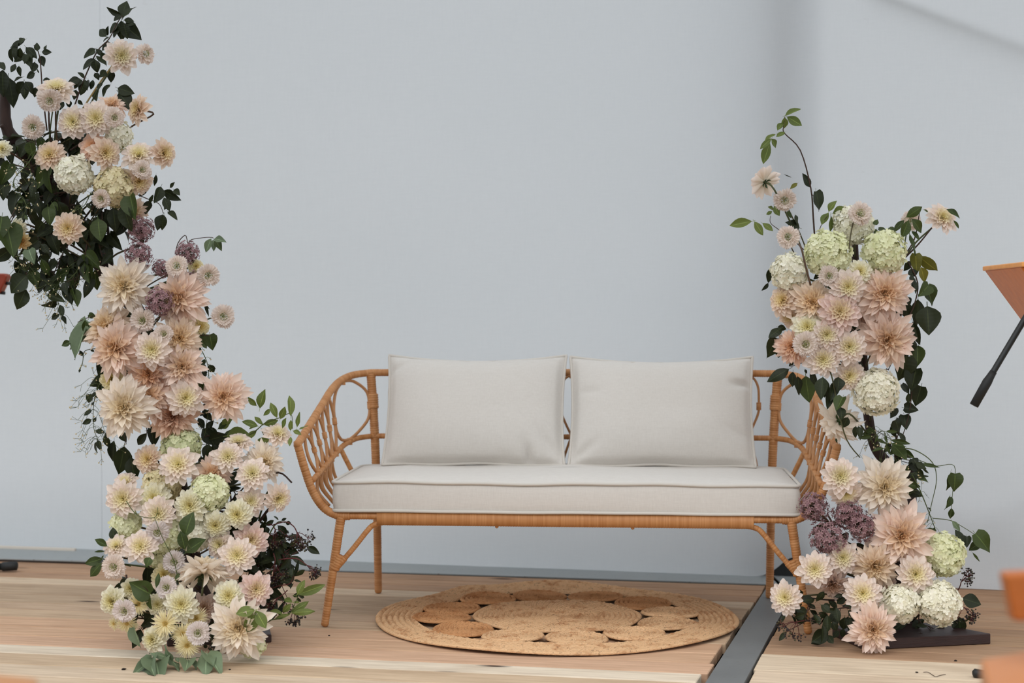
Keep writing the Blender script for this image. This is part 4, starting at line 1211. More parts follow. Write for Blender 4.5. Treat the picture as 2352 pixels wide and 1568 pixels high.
allium(L, 366, 694, 34, .06, 'dusky purple allium globe pressed between two large dahlias')
scabiosa(L, 513, 726, 26, (.25, -.1), -.01, note='pale scabiosa sticking out alone on a stalk from the tall column', end=px(440, 760, 4.80))
scabiosa(L, 328, 735, 27, (-.1, -.1), .07)
dahlia(L, 'cafe', 'cafe', 246, 752, 52, (-.3, .55), .0)
scabiosa(L, 376, 767, 21, (.1, .15), .085)
dahlia(L, 'ball', 'butter', 458, 750, 28, (.7, 0), -.04)
dahlia(L, 'cafe', 'cafe', 412, 775, 48, (.25, -.1), .02)
dahlia(L, 'cafe', 'cafepink', 268, 800, 62, (-.2, .15), .05)
dahlia(L, 'dahlia', 'blush', 350, 803, 39, (0, .0), .095, 'blush dahlia with yellow heart ringed by large peach dahlias')
dahlia(L, 'ball', 'butter', 257, 870, 34, (-.3, 0), .02)
dahlia(L, 'cafe', 'coral', 342, 858, 50, (0, -.1), .03)
dahlia(L, 'cafe', 'cafepink', 418, 844, 50, (.2, .3), .04)
dahlia(L, 'cafe', 'cafepink', 344, 912, 52, (.1, .2), .03)
dahlia(L, 'cafe', 'ivory', 287, 935, 62, (-.1, .05), .09, 'large ragged ivory dahlia lowest in the peach mass on the tall column')
dahlia(L, 'dahlia', 'blush', 425, 913, 41, (.5, .05), .06)
dahlia(L, 'cafe', 'rust', 397, 958, 47, (.05, .4), .02, 'peach dahlia with rust-brown centre under the peach mass')
dahlia(L, 'cafe', 'cafepink', 513, 912, 52, (.1, .05), .03, 'large ragged pink dahlia jutting out between tall column and bench arm')
hydrangea(L, 'green', 416, 1028, 46, .0, 'muted green hydrangea right under the rust-centred dahlia')
dahlia(L, 'dahlia', 'peach', 340, 1054, 32, (-.25, .15), .03)
dahlia(L, 'dahlia', 'blush', 410, 1068, 42, (.0, .45), .08)
dahlia(L, 'dahlia', 'blush', 523, 1050, 34, (.1, .4), .05)
dahlia(L, 'dahlia', 'blush', 547, 1018, 32, (.1, 1.6), .0)
dahlia(L, 'cafe', 'ivory', 608, 1060, 42, (.15, .1), .0)
dahlia(L, 'dahlia', 'blush', 580, 1088, 36, (.05, .5), .06)
dahlia(L, 'dahlia', 'blush', 637, 998, 31, (.5, 1.0), -.02, 'blush dahlia raised beside the green sprig next to the bench arm', end=px(600, 1110, 4.76))
dahlia(L, 'cafe', 'cafepink', 488, 1092, 44, (.1, .8), .01)
hydrangea(L, 'lime', 482, 1131, 43, .06, 'pale lime hydrangea under the pointed pink dahlia')
hydrangea(L, 'tan', 372, 1112, 44, .0)
dahlia(L, 'dahlia', 'blush', 284, 1145, 41, (-.15, .1), .07)
dahlia(L, 'dahlia', 'blush', 288, 1108, 27, (-.1, .9), -.01)
dahlia(L, 'dahlia', 'cream', 354, 1144, 37, (-.1, .3), .06)
dahlia(L, 'dahlia', 'blush', 364, 1180, 38, (.05, .15), .10)
dahlia(L, 'dahlia', 'cream', 437, 1162, 37, (-.15, .15), .09)
dahlia(L, 'dahlia', 'blush', 638, 1143, 33, (.8, -.35), .03, 'blush dahlia leaning out on a dark twig toward the bench leg', end=px(590, 1215, 4.74))
dahlia(L, 'dahlia', 'blush', 576, 1151, 31, (.2, .1), .04)
dahlia(L, 'ball', 'cream', 545, 1181, 37, (-.05, -.05), .09)
dahlia(L, 'ball', 'cream', 496, 1205, 35, (-.1, -.2), .08)
hydrangea(L, 'lime', 290, 1202, 34, .02); hydrangea(L, 'lime', 384, 1228, 44, .03); hydrangea(L, 'cream', 448, 1224, 42, .03)
scabiosa(L, 362, 1222, 25, (.1, -.1), .12, True)
dahlia(L, 'dahlia', 'pink', 575, 1240, 38, (.25, -.05), .05)
dahlia(L, 'dahlia', 'blush', 505, 1250, 32, (-.3, .1), .06)
dahlia(L, 'dahlia', 'blush', 268, 1255, 30, (-.1, .9), .10)
dahlia(L, 'dahlia', 'blush', 323, 1256, 37, (.0, .4), .13)
scabiosa(L, 262, 1301, 27, (-.1, .0), .13)
dahlia(L, 'dahlia', 'blush', 545, 1276, 40, (.0, .2), .12)
dahlia(L, 'cafe', 'ivory', 468, 1318, 58, (.0, .35, .8), .10, 'large ivory dahlia seen from below with its green calyx, above the cream dahlias')
dahlia(L, 'dahlia', 'pink', 587, 1353, 37, (.45, .15), .10)
dahlia(L, 'ball', 'cream', 525, 1368, 38, (.05, .1), .12)
dahlia(L, 'ball', 'cream', 258, 1380, 36, (-.3, .0), .10)
dahlia(L, 'ball', 'cream', 300, 1352, 28, (-.1, .3), .04)
scabiosa(L, 286, 1402, 26, (-.1, -.15), .14, True)
dahlia(L, 'ball', 'butter', 377, 1320, 32, (.0, .4), .04)
scabiosa(L, 383, 1349, 25, (-.1, .2), .12, True)
scabiosa(L, 400, 1290, 25, (.1, .1), .08, True)
dahlia(L, 'dahlia', 'cream', 417, 1388, 38, (.0, .1), .12)
dahlia(L, 'ball', 'cream', 362, 1388, 28, (.0, .1), .06)
gerbera(L, 292, 1430, 30, (-.2, -.5), .06); gerbera(L, 318, 1387, 28, (.1, .2), .07); gerbera(L, 262, 1432, 17, (-.6, -.2), .02)
gerbera(L, 380, 1432, 34, (-.05, .25), .11); gerbera(L, 450, 1420, 32, (.1, .3), .07); gerbera(L, 420, 1456, 30, (-.1, .1), .08); gerbera(L, 430, 1482, 32, (.05, .0), .11)
scabiosa(L, 455, 1453, 26, (.1, .05), .15, True)
dahlia(L, 'ball', 'cream', 351, 1468, 33, (-.4, .1), .08)
dahlia(L, 'cafe', 'ivory', 549, 1440, 62, (.05, .05), .14, 'largest ivory dahlia resting just above the boards at the tall column foot')
hydrangea(L, 'lime', 580, 1478, 30, .03, 'small lime hydrangea lying on the boards under the largest ivory dahlia')
hydrangea(L, 'lime', 370, 1270, 36, -.02)
dahlia(L, 'dahlia', 'dusk', 470, 1395, 32, (0, 0), .0)

# ------------------------------------------------------------------ short column, flowers
R = 'R'
dahlia(R, 'dahlia', 'blush', 1757, 418, 35, (-.35, .75, .45), .0, 'blush dahlia turned away showing its dark calyx above the short column', end=px(1852, 600, 4.88))
scabiosa(R, 1802, 459, 25, (.0, -.35), .03, note='pale pink scabiosa just under the dahlia that is turned away', end=px(1862, 600, 4.86))
scabiosa(R, 1810, 544, 25, (-.1, .0), .04, note='pale pink scabiosa on a curved green stalk above the creamy hydrangea', end=px(1850, 650, 4.84))
hydrangea(R, 'cream', 1960, 517, 46, -.03, 'creamy hydrangea topmost of the short column, scabiosa in front')
scabiosa(R, 1975, 491, 26, (.15, .2), .06, note='pale pink scabiosa in front of the topmost hydrangea', end=px(1950, 575, 4.72))
hydrangea(R, 'lime', 1902, 582, 54, .03, 'pale lime hydrangea with a green scabiosa at its lower edge')
hydrangea(R, 'lime', 2030, 580, 51, .03, 'pale lime hydrangea above the large formal pink dahlia')
dahlia(R, 'dahlia', 'blush', 2163, 501, 36, (.3, .5), .0, 'blush dahlia on a long brown twig out beyond the hydrangeas', end=px(2080, 590, 4.86))
scabiosa(R, 2092, 508, 22, (-.2, -.2), -.04, note='pale scabiosa half hidden by three dark leaves', end=px(2075, 580, 4.88))
hydrangea(R, 'cream', 1812, 624, 42, .02, 'creamy hydrangea nearest the bench in the short column crown')
scabiosa(R, 1904, 634, 23, (-.05, .05), .09, note='scabiosa gone mostly to its green pincushion below a lime hydrangea')
dahlia(R, 'dahlia', 'cream', 1975, 624, 28, (.05, .3), .07)
dahlia(R, 'dahlia', 'blush', 1947, 659, 38, (-.05, .0), .10)
dahlia(R, 'cafe', 'cafepink', 2030, 674, 60, (.05, .05), .06, 'large formal pink dahlia below the lime hydrangea')
dahlia(R, 'cafe', 'cafe', 1866, 694, 48, (-.1, .1), .05)
dahlia(R, 'dahlia', 'pink', 1928, 716, 47, (.0, .15), .10)
dahlia(R, 'dahlia', 'peach', 1800, 690, 35, (-.9, .3), .02, 'peach dahlia in profile under the creamy hydrangea nearest the bench')
dahlia(R, 'dahlia', 'peach', 1815, 728, 27, (-.7, -.4), -.02)
dahlia(R, 'cafe', 'dusk', 1986, 718, 36, (.1, .0), .0)
dahlia(R, 'dahlia', 'cream', 1854, 752, 34, (-.2, .3), .07)
dahlia(R, 'dahlia', 'blush', 1899, 768, 34, (-.05, -.05), .10)
dahlia(R, 'cafe', 'cafepink', 2035, 780, 60, (.05, .0), .06, 'large shaggy pink dahlia beside the trailing dark vine')
dahlia(R, 'dahlia', 'blush', 1950, 796, 37, (.0, .0), .10)
dahlia(R, 'cafe', 'coral', 1822, 796, 40, (-.4, .1), .03)
scabiosa(R, 1850, 790, 27, (-.1, .0), .11, note='white-pink scabiosa with two green eyes over a coral dahlia')
dahlia(R, 'dahlia', 'blush', 1890, 826, 37, (-.05, .0), .09)
dahlia(R, 'dahlia', 'blush', 1950, 862, 34, (.1, -.15), .06)
hydrangea(R, 'cream', 2012, 900, 53, .04, 'creamy hydrangea hanging low in the middle of the short column')
dahlia(R, 'cafe', 'ivory', 1927, 967, 46, (-.3, .7, -.35), .02, 'ivory dahlia seen from behind, overlapping the bench arm')
dahlia(R, 'dahlia', 'blush', 1930, 1094, 40, (-.05, .2), .10)
dahlia(R, 'dahlia', 'blush', 1942, 1130, 36, (.05, -.5), .06)
dahlia(R, 'cafe', 'ivory', 2030, 1118, 60, (.0, .1), .06, 'large ivory dahlia in front of the dark wooden post')
allium(R, 1868, 1165, 36, .02, 'dusky purple allium globe against the corner of the seat cushion')
allium(R, 1946, 1180, 36, .04); allium(R, 1980, 1208, 36, .05); allium(R, 1902, 1238, 42, .05)
dahlia(R, 'cafe', 'cafepink', 2069, 1230, 66, (-.05, .05), .08, 'largest pale pink dahlia next to the lime hydrangea')
hydrangea(R, 'lime', 2167, 1273, 51, .02, 'pale lime hydrangea below the hanging vine leaves')
dahlia(R, 'dahlia', 'blush', 1871, 1307, 37, (-.15, .1), .09, 'blush dahlia in front of the wrapped front leg joint')
dahlia(R, 'dahlia', 'blush', 1935, 1280, 36, (.0, .1), .05)
dahlia(R, 'cafe', 'cafe', 2010, 1296, 50, (-.2, -.3), .06)
dahlia(R, 'dahlia', 'blush', 2102, 1318, 41, (.05, .1), .09)
dahlia(R, 'cafe', 'dusk', 1912, 1338, 38, (-.1, -.7), .0)
dahlia(R, 'dahlia', 'blush', 1981, 1362, 41, (-.05, .1), .10)
dahlia(R, 'dahlia', 'blush', 1804, 1372, 36, (-.45, .15), .06, 'lone blush dahlia reaching out over the metal floor strip', end=px(1990, 1370, 4.82))
hydrangea(R, 'cream', 2067, 1386, 44, .06, 'creamy hydrangea squeezed between a dahlia and the largest white hydrangea')
hydrangea(R, 'cream', 2158, 1385, 50, .06, 'large white hydrangea at the end of the dark base board')
dahlia(R, 'cafe', 'cafepink', 2005, 1444, 52, (-.05, .0), .10, 'shaggy pink dahlia resting before the dark base board')
dahlia(R, 'dahlia', 'dusk', 2035, 1338, 24, (.2, 0), .02)

# ------------------------------------------------------------------ foliage, tall column
z1 = lambda Lq: Zc(4.355, 0, 0, Lq); z2 = lambda Lq: Zc(4.355, 0, 300, Lq)
sprig('dark leafy branch rising highest over the tall flower column', [(165, 262, 4.76), (190, 190, 4.75), (222, 120, 4.74), (250, 90, 4.74), (268, 55, 4.73), (281, 36, 4.73)],
 z1([(1215, 160, 1275, 0, 1.35), (1225, 190, 1330, 40, 1.2), (1205, 145, 1065, 75, .8), (1210, 150, 1135, 205, 1.2), (1240, 200, 1345, 210, 1.1), (1255, 230, 1358, 240), (1215, 210, 1200, 410, 1.2), (1240, 230, 1270, 390, 1.2), (1250, 260, 1400, 385, 1.2), (1180, 230, 1090, 330, 1.1), (1190, 280, 1130, 370, 1.2), (1065, 365, 995, 290, 1.3), (1075, 355, 1080, 260), (1090, 370, 1030, 410, 1.1), (1115, 435, 1000, 490, 1.1),
  (955, 490, 830, 575, 1.1), (945, 500, 880, 560, 1.2), (960, 490, 1035, 565), (950, 590, 825, 685, 1.1), (955, 600, 965, 725, 1.3), (960, 560, 1075, 650, 1.1), (1000, 550, 1085, 575), (1090, 590, 1140, 640, 1.2), (840, 780, 785, 715), (800, 790, 670, 835, 1.2), (820, 800, 735, 870, 1.2), (855, 800, 790, 950, 1.2), (880, 800, 870, 905, 1.2), (950, 730, 990, 795, 1.2), (1060, 705, 1000, 770, 1.2), (1110, 700, 1110, 825, 1.25), (1100, 850, 1010, 945, 1.2), (960, 890, 955, 1005, 1.2), (1020, 830, 970, 890), (930, 800, 900, 890, 1.2), (1180, 880, 1340, 935, 1.1), (1190, 930, 1315, 1095, 1.3), (640, 1020, 590, 1100, 1.2), (690, 1000, 690, 1080, 1.2), (780, 1000, 830, 1050, 1.1), (760, 900, 740, 1000, 1.1)]), seed=1, r=(.0024, .0012))
sprig('dark leafy branch with a bare pinkish stem at the outer side of the tall column', [(108, 300, 4.76), (98, 215, 4.75), (91, 130, 4.74), (78, 104, 4.74)],
 z1([(245, 400, 90, 465, .8), (235, 380, 200, 430, 1.2), (190, 420, 150, 620, .9), (260, 470, 370, 570, 1.1), (240, 530, 140, 615, 1.2), (250, 540, 310, 660, 1.1), (120, 480, 105, 620, .8), (370, 510, 370, 425, 1.2), (420, 520, 515, 522, 1.1), (440, 500, 465, 445, .8), (410, 560, 440, 665, 1.2), (350, 620, 325, 710, 1.3), (360, 560, 310, 585, 1.1), (155, 640, 105, 715, 1.2), (190, 660, 200, 765, 1.2), (350, 730, 260, 780, 1.2), (230, 770, 130, 820, 1.1), (235, 815, 165, 940, 1.2), (245, 860, 250, 990, 1.2), (250, 815, 335, 930, 1.1), (380, 870, 340, 975, 1.2), (430, 800, 520, 815, 1.1), (30, 700, 20, 970, 1.0), (90, 780, 140, 1080, .9), (0, 620, 40, 690, 1.0), (370, 690, 385, 735), (200, 480, 190, 590, 1.2), (290, 560, 240, 640, 1.2)]), seed=2, r=(.0024, .0014))
sprig('small dark sprig hanging out beyond the tan-edged hydrangea', [(300, 440, 4.74), (335, 455, 4.73), (365, 468, 4.72), (375, 490, 4.72)],
 z2([(1610, 560, 1545, 725, 1.1), (1640, 600, 1800, 700, .9), (1640, 670, 1700, 805, 1.1), (1690, 680, 1650, 785), (1740, 590, 1800, 645, 1.2), (1700, 570, 1745, 515, .8), (1500, 700, 1445, 835, 1.2), (1460, 560, 1400, 660, 1.1), (1630, 840, 1570, 1000, 1.1), (1640, 845, 1615, 1000, 1.0), (1680, 810, 1775, 890, .8), (1530, 640, 1480, 725, 1.1), (1560, 440, 1545, 560, .6)]), seed=3, r=(.0016, .0009))
sprig('single broad dull green leaf pair hanging under the tan-edged hydrangea', [(262, 440, 4.66), (290, 452, 4.65), (302, 452, 4.64)],
 z2([(1305, 655, 1350, 895, 1.5, 'heart', 'mid'), (1130, 770, 1165, 1015, 1.1, 'ovate', 'dark'), (1240, 740, 1285, 1005, 1.0, 'ovate', 'dark'), (980, 880, 1000, 1105, 1.3, 'ovate', 'mid')]), seed=4, r=(.0014, .0009))
sprig('large grey-green heart leaves drooping beside the golden dahlia', [(40, 470, 4.70), (25, 500, 4.66), (15, 520, 4.65)],
 z2([(70, 950, 140, 1265, 1.3, 'heart', 'mid'), (20, 860, -20, 1120, 1.2, 'heart', 'mid'), (490, 350, 470, 625, .7, 'ovate', 'mid'), (350, 490, 290, 660, 1.1), (290, 1190, 330, 1320, 1.4, 'heart', 'grey'), (480, 760, 500, 930, 1.2, 'ovate', 'mid'), (520, 720, 580, 800, 1.2, 'ovate', 'mid'), (300, 130, 330, 270, 1.4, 'heart', 'mid')]), seed=5, r=(.0016, .001))
HB = [[(150, 420, 4.80), (90, 400, 4.78), (30, 380, 4.76), (-10, 420, 4.74)], [(160, 440, 4.80), (100, 450, 4.76), (50, 470, 4.74), (20, 520, 4.74)], [(170, 470, 4.80), (120, 490, 4.76), (90, 540, 4.75), (75, 600, 4.75)],
      [(190, 500, 4.80), (170, 540, 4.77), (140, 590, 4.77), (120, 640, 4.76)], [(210, 520, 4.80), (200, 560, 4.77), (190, 610, 4.76), (170, 650, 4.76)], [(225, 470, 4.80), (235, 500, 4.77), (225, 540, 4.77), (235, 590, 4.77)],
      [(150, 380, 4.84), (80, 360, 4.82), (20, 340, 4.80), (-20, 350, 4.78)], [(200, 400, 4.84), (140, 420, 4.82), (80, 430, 4.80), (40, 420, 4.78)], [(180, 520, 4.84), (130, 540, 4.82), (90, 560, 4.80), (50, 610, 4.78)], [(230, 440, 4.82), (260, 460, 4.80), (280, 490, 4.78), (285, 520, 4.78)],
      [(170, 330, 4.80), (130, 330, 4.80), (90, 335, 4.78), (60, 320, 4.78)], [(200, 360, 4.84), (200, 330, 4.82), (180, 320, 4.80), (150, 312, 4.80)], [(215, 570, 4.82), (170, 600, 4.80), (120, 625, 4.80), (80, 640, 4.78)]]
for i, p in enumerate(HB):
    sprig('drooping dark leafy branch in the shadowed mass behind the crown flowers', p, auto=dict(n=17, L=.058, spread=.022, out=.7, fwd=.25, droop=.9, s0=.05, mats=['dark', 'dark', 'dark', 'mid'], profs=['ovate', 'ovate', 'heart']), seed=10+i, name='leafy_branch', cat='foliage', group='drooping dark branches in the tall column crown')
sprig('dark leaves hanging lowest from the shadowed mass', [(70, 600, 4.74), (62, 625, 4.73), (58, 640, 4.73)], [(62, 633, 21, 670, 1.5), (60, 665, 37, 710, 1.2), (160, 660, 165, 700, 1.9, 'heart'), (130, 690, 95, 703, 1.5), (138, 700, 142, 726, 1.1), (137, 722, 117, 733, 1.1), (110, 675, 145, 690, .8), (95, 595, 112, 635, .9, 'ovate', 'mid')], seed=40, r=(.0014, .0008))
vine('fine seeded vine under the shadowed leaf mass', [(200, 600, 4.76), (160, 640, 4.74), (130, 660, 4.73), (140, 720, 4.73)], 1, 46, .05, 10, L=.03)
vine('fine seeded vine beside the golden dahlia', [(60, 570, 4.74), (40, 590, 4.73), (55, 615, 4.73), (90, 650, 4.73)], 2, 30, .045, 6, L=.025)
vine('fine budding vine over the leaves near the edge of the crown', [(90, 340, 4.68), (60, 380, 4.66), (30, 420, 4.65), (60, 470, 4.65), (50, 500, 4.66)], 3, 34, .04, 5, L=.02, lm='mid')
vine('curly budding vine under the round creamy hydrangea', [(210, 440, 4.66), (195, 470, 4.65), (180, 480, 4.65), (160, 492, 4.66)], 4, 14, .03, 2, L=.02)
sprig('grey-green heart leaves hanging from the side of the peach mass', [(215, 725, 4.74), (195, 732, 4.72), (178, 740, 4.71)], [(200, 737, 152, 800, 1.1, 'heart', 'grey'), (196, 755, 169, 826, 1.15, 'heart', 'grey'), (195, 735, 198, 772, .7, 'ovate', 'mid'), (163, 785, 141, 794, 1.2, 'ovate', 'mid'), (204, 722, 222, 730, 1.4, 'heart', 'mid')], seed=6, r=(.0014, .0008))
vine('thin vine with seeds beside the grey-green heart leaves', [(225, 800, 4.73), (195, 806, 4.72), (190, 830, 4.71), (182, 855, 4.71)], 5, 6, .02, 3, L=.02)
vine('wispy seeded vine hanging beside the lower peach dahlias', [(245, 850, 4.74), (225, 890, 4.73), (215, 930, 4.72), (215, 980, 4.72), (225, 1010, 4.72)], 6, 60, .05, 12, L=.032)
sprig('dark leaves hanging under the lowest peach dahlias', [(270, 980, 4.76), (285, 1000, 4.75), (290, 1020, 4.75)], [(262, 1012, 258, 1060, .8), (285, 1025, 275, 1090, 1.3), (300, 1050, 312, 1105, 1.2), (345, 975, 355, 1025, 1.3), (240, 1000, 250, 1030), (222, 1015, 218, 1040, 1.1), (262, 985, 240, 1000, 1.1), (210, 905, 200, 925, 1.4), (275, 990, 290, 1015, 1.1), (235, 880, 250, 905, 1.2), (232, 870, 225, 895)], seed=7, r=(.0018, .001))
sprig('mid-green heart leaves on a thin stalk beside the pale yellow dahlia', [(445, 770, 4.74), (470, 770, 4.73), (485, 772, 4.73)], [(455, 770, 475, 800, 1.4, 'heart', 'mid'), (482, 768, 488, 805, 1.5, 'heart', 'mid'), (470, 690, 478, 725, .6, 'lance'), (455, 660, 462, 700, .8), (462, 690, 482, 710, .6, 'lance'), (480, 838, 492, 856, 1.4), (462, 832, 470, 856, 1.3), (440, 862, 445, 890, 1.2, 'ovate', 'mid'), (452, 868, 460, 905, 1.3, 'ovate', 'mid'), (465, 870, 468, 900, 1.1, 'ovate', 'mid'), (498, 868, 506, 884, 1.4)], seed=8, r=(.0014, .0008))
vine('trailing vine down the bench side of the peach mass', [(455, 790, 4.74), (475, 830, 4.73), (480, 870, 4.73), (480, 930, 4.74), (470, 1000, 4.76)], 7, 26, .03, 12, L=.035)
sprig('curled bare twig with small wilted leaves above the purple alliums', [(410, 640, 4.76), (405, 570, 4.75), (425, 540, 4.74), (432, 560, 4.74), (440, 550, 4.74), (475, 545, 4.73), (490, 546, 4.73)], [(485, 548, 472, 580, .9, 'ovate', 'grey'), (490, 550, 492, 575, 1.0, 'ovate', 'grey'), (495, 552, 508, 572, 1.0, 'ovate', 'mid'), (492, 548, 517, 552, .9, 'ovate', 'grey'), (435, 560, 445, 572, .8, 'ovate', 'mid')], seed=9, r=(.0014, .001))
sprig('bright green elder sprig between tall column and bench arm', [(510, 1010, 4.76), (570, 1000, 4.74), (610, 970, 4.72), (640, 960, 4.71), (668, 950, 4.70), (672, 985, 4.70)],
 Zc(4.055, 180, 880, [(1690, 235, 1720, 60, .95), (1660, 210, 1575, 135, .9), (1785, 240, 1725, 300, 1.0), (1850, 320, 1795, 180, 1.0), (1880, 330, 1925, 225, 1.0), (1975, 300, 1985, 115, .85), (1670, 400, 1530, 350, 1.0), (1670, 390, 1590, 420, .8), (1720, 385, 1650, 310), (1730, 385, 1860, 345, 1.0), (1700, 420, 1760, 500, 1.1), (1660, 440, 1560, 520, 1.0), (1900, 420, 1930, 320, 1.0), (1975, 440, 1980, 340, .9), (2035, 410, 2045, 270, .8), (2000, 440, 2070, 470, 1.0), (2050, 430, 2130, 380, .7), (1980, 500, 1965, 580, .9), (1650, 570, 1780, 520, 1.3), (1340, 420, 1410, 330, 1.3), (1380, 490, 1580, 460, 1.4), (1320, 560, 1370, 600)]), seed=11, r=(.0018, .0009), mat=M_vine, prof='ellip', lm='light', name='elder_sprig')
sprig('broad dark leaves behind the small upturned dahlia', [(450, 1010, 4.78), (480, 1000, 4.77), (505, 995, 4.76)], [(465, 985, 500, 1022, 1.4), (480, 1010, 520, 1000, 1.4), (475, 1020, 478, 1060, 1.3), (490, 1020, 500, 1060, 1.1), (505, 1005, 560, 990, 1.3, 'ellip', 'mid'), (500, 985, 522, 962, 1.3, 'ellip', 'mid'), (480, 1020, 470, 1058), (455, 960, 470, 985), (465, 940, 485, 965)], seed=12, r=(.002, .001))
sprig('three fresh green leaves lying over the hydrangeas in the lower cluster', [(440, 1262, 4.52), (430, 1245, 4.51), (428, 1225, 4.51)], [(425, 1232, 438, 1176, 1.3, 'ellip', 'mid'), (425, 1262, 416, 1222, 1.3, 'ellip', 'mid'), (428, 1268, 464, 1236, 1.3, 'ellip', 'mid')], seed=13, r=(.0014, .0008), mat=M_vine)
vine('thin bare stalk fork crossing the lower cluster flowers', [(412, 1352, 4.52), (400, 1290, 4.50), (372, 1232, 4.48), (355, 1188, 4.48)], 8, 0, .02, 0, buds=False)
vine('thin forked stalk over the blush dahlias of the lower cluster', [(290, 1150, 4.50), (315, 1182, 4.49), (355, 1188, 4.48), (362, 1165, 4.48)], 18, 0, .02, 0, buds=False)
sprig('small green sprig poking out beside the outer scabiosa of the foot', [(300, 1300, 4.60), (260, 1290, 4.56), (236, 1283, 4.55), (225, 1285, 4.55)], [(236, 1283, 195, 1294, 1.1, 'ellip', 'mid'), (234, 1292, 203, 1324, 1.2, 'ellip', 'mid'), (234, 1285, 238, 1275, 1.2, 'ellip', 'mid'), (238, 1290, 236, 1302, 1.4, 'ellip', 'mid'), (246, 1254, 218, 1238, 1.1, 'ellip', 'mid'), (262, 1242, 258, 1212, 1.6, 'ellip', 'dark'), (240, 1266, 218, 1266, .5, 'ellip', 'mid')], seed=14, r=(.0014, .0008), mat=M_vine)
sprig('bold dark leaf over the cream dahlias at the foot', [(345, 1370, 4.50), (335, 1350, 4.48), (325, 1345, 4.47)], [(345, 1363, 294, 1338, 1.4, 'heart', 'mid'), (338, 1362, 345, 1400, 1.0, 'ovate', 'mid'), (330, 1372, 320, 1395, 1.2, 'ovate', 'mid'), (365, 1315, 360, 1348, .8, 'ellip', 'mid'), (405, 1335, 410, 1315, 1.0, 'ellip', 'mid'), (345, 1280, 335, 1300, 1.6, 'ovate', 'mid')], seed=15, r=(.0012, .0008))
sprig('round grey-green leaf beside the cream dahlia lying at the foot', [(330, 1440, 4.50), (322, 1442, 4.47), (318, 1444, 4.46)], [(308, 1440, 322, 1488, 1.5, 'heart', 'grey')], seed=16, r=(.0012, .0008))
sprig('three-part green leaf in front of the largest ivory dahlia', [(600, 1415, 4.40), (590, 1410, 4.38), (586, 1405, 4.37)], [(586, 1400, 542, 1408, 1.3, 'ellip', 'light'), (586, 1406, 567, 1452, 1.4, 'ellip', 'light'), (588, 1402, 611, 1442, 1.2, 'ellip', 'light')], seed=17, r=(.0012, .0008), mat=M_vine)
# fallen leaf chain on the boards
fl_ = [(395, 1515, 343, 1490, 1.5), (392, 1520, 372, 1482, 1.4), (350, 1527, 302, 1541, 1.1), (345, 1520, 348, 1548, 1.6), (358, 1520, 365, 1550, 1.5), (385, 1512, 370, 1535, 1.5), (395, 1518, 415, 1535, 1.5), (432, 1520, 425, 1541, 1.6), (435, 1520, 455, 1533, 1.4), (475, 1502, 468, 1545, 1.6), (475, 1502, 515, 1543, 1.1), (405, 1512, 412, 1522, 1.4)]
e = empty('fallen_vine', px(430, 1508, 4.50)); tag(e, 'grey-green vine leaves lying on the boards in front of the tall column', 'foliage')
e.location.z = .004
FD = lambda x, y: Vector(((x-CX)*(HCAM*FPX/(y-HY))/FPX, HCAM*FPX/(y-HY), 0))
stem_part(e, [FD(500, 1520)+Vector((0, 0, .02)), FD(440, 1530)+Vector((0, 0, .022)), FD(390, 1528)+Vector((0, 0, .02)), FD(345, 1535)+Vector((0, 0, .008))], .0012, .0008, M_vine)
rs = random.Random(5)
for (bx, by, tx, ty, ws) in fl_:
    yb_ = by+14; B = px(bx, by, 3504/(1534-735)); T = px(tx, ty, 3504/(max(ty, 1530)+3-735)-.02)
    T.z = max(T.z, .008); B.z = max(B.z, .02)
    T = B.lerp(T, .92); leaf(e, B, T, Vector((rs.gauss(0, .5), -.45, 1.1)), 'heart', 'grey', ws*.72)

# elder branch with berries by the bench leg
sprig('dark elder branch sprawling between the tall column and the bench leg', [(560, 1300, 4.74), (600, 1260, 4.73), (625, 1215, 4.72), (640, 1198, 4.72), (655, 1200, 4.72)],
 Zc(6.03, 560, 1180, [(290, 110, 300, 0, 1.3), (290, 150, 420, 100, 1.1), (270, 130, 230, 110, 1.3), (330, 270, 320, 180, 1.4), (480, 80, 420, 30, 1.1), (520, 90, 590, 60, 1.0), (580, 120, 650, 130, 1.2), (470, 160, 605, 295, 1.1), (330, 300, 300, 420, 1.3), (350, 330, 400, 440, 1.2), (280, 320, 200, 230, 1.2), (420, 400, 560, 560, 1.3), (540, 400, 600, 480, 1.2), (640, 460, 690, 380, 1.1), (420, 560, 500, 680, 1.3), (180, 660, 150, 620), (200, 690, 270, 690, 1.1), (100, 800, 270, 880, .9), (350, 480, 380, 650, 1.2), (480, 560, 540, 690, 1.2), (300, 500, 240, 600, 1.2), (260, 560, 330, 640, 1.2)]), seed=20, r=(.0028, .0012), mat=M_vine, prof='ellip', lm='dark', name='elder_branch')
sprig('low dark elder twig with narrow leaves near the bench leg', [(600, 1360, 4.70), (640, 1345, 4.68), (665, 1340, 4.67), (675, 1320, 4.67)],
 Zc(6.03, 560, 1180, [(690, 880, 765, 620, .6, 'lance'), (710, 860, 840, 790, .9), (680, 900, 560, 880, .9), (690, 910, 790, 930, .7), (660, 940, 520, 930, .8), (660, 890, 680, 740, .9), (600, 870, 660, 740, .9), (690, 960, 640, 1040, .8), (760, 1130, 840, 1160, 1.0), (740, 1150, 790, 1220, 1.0), (680, 1130, 780, 1120, .9), (560, 870, 510, 920)]), seed=21, r=(.0018, .001), mat=M_red, prof='ellip', lm='dark', name='elder_twig')
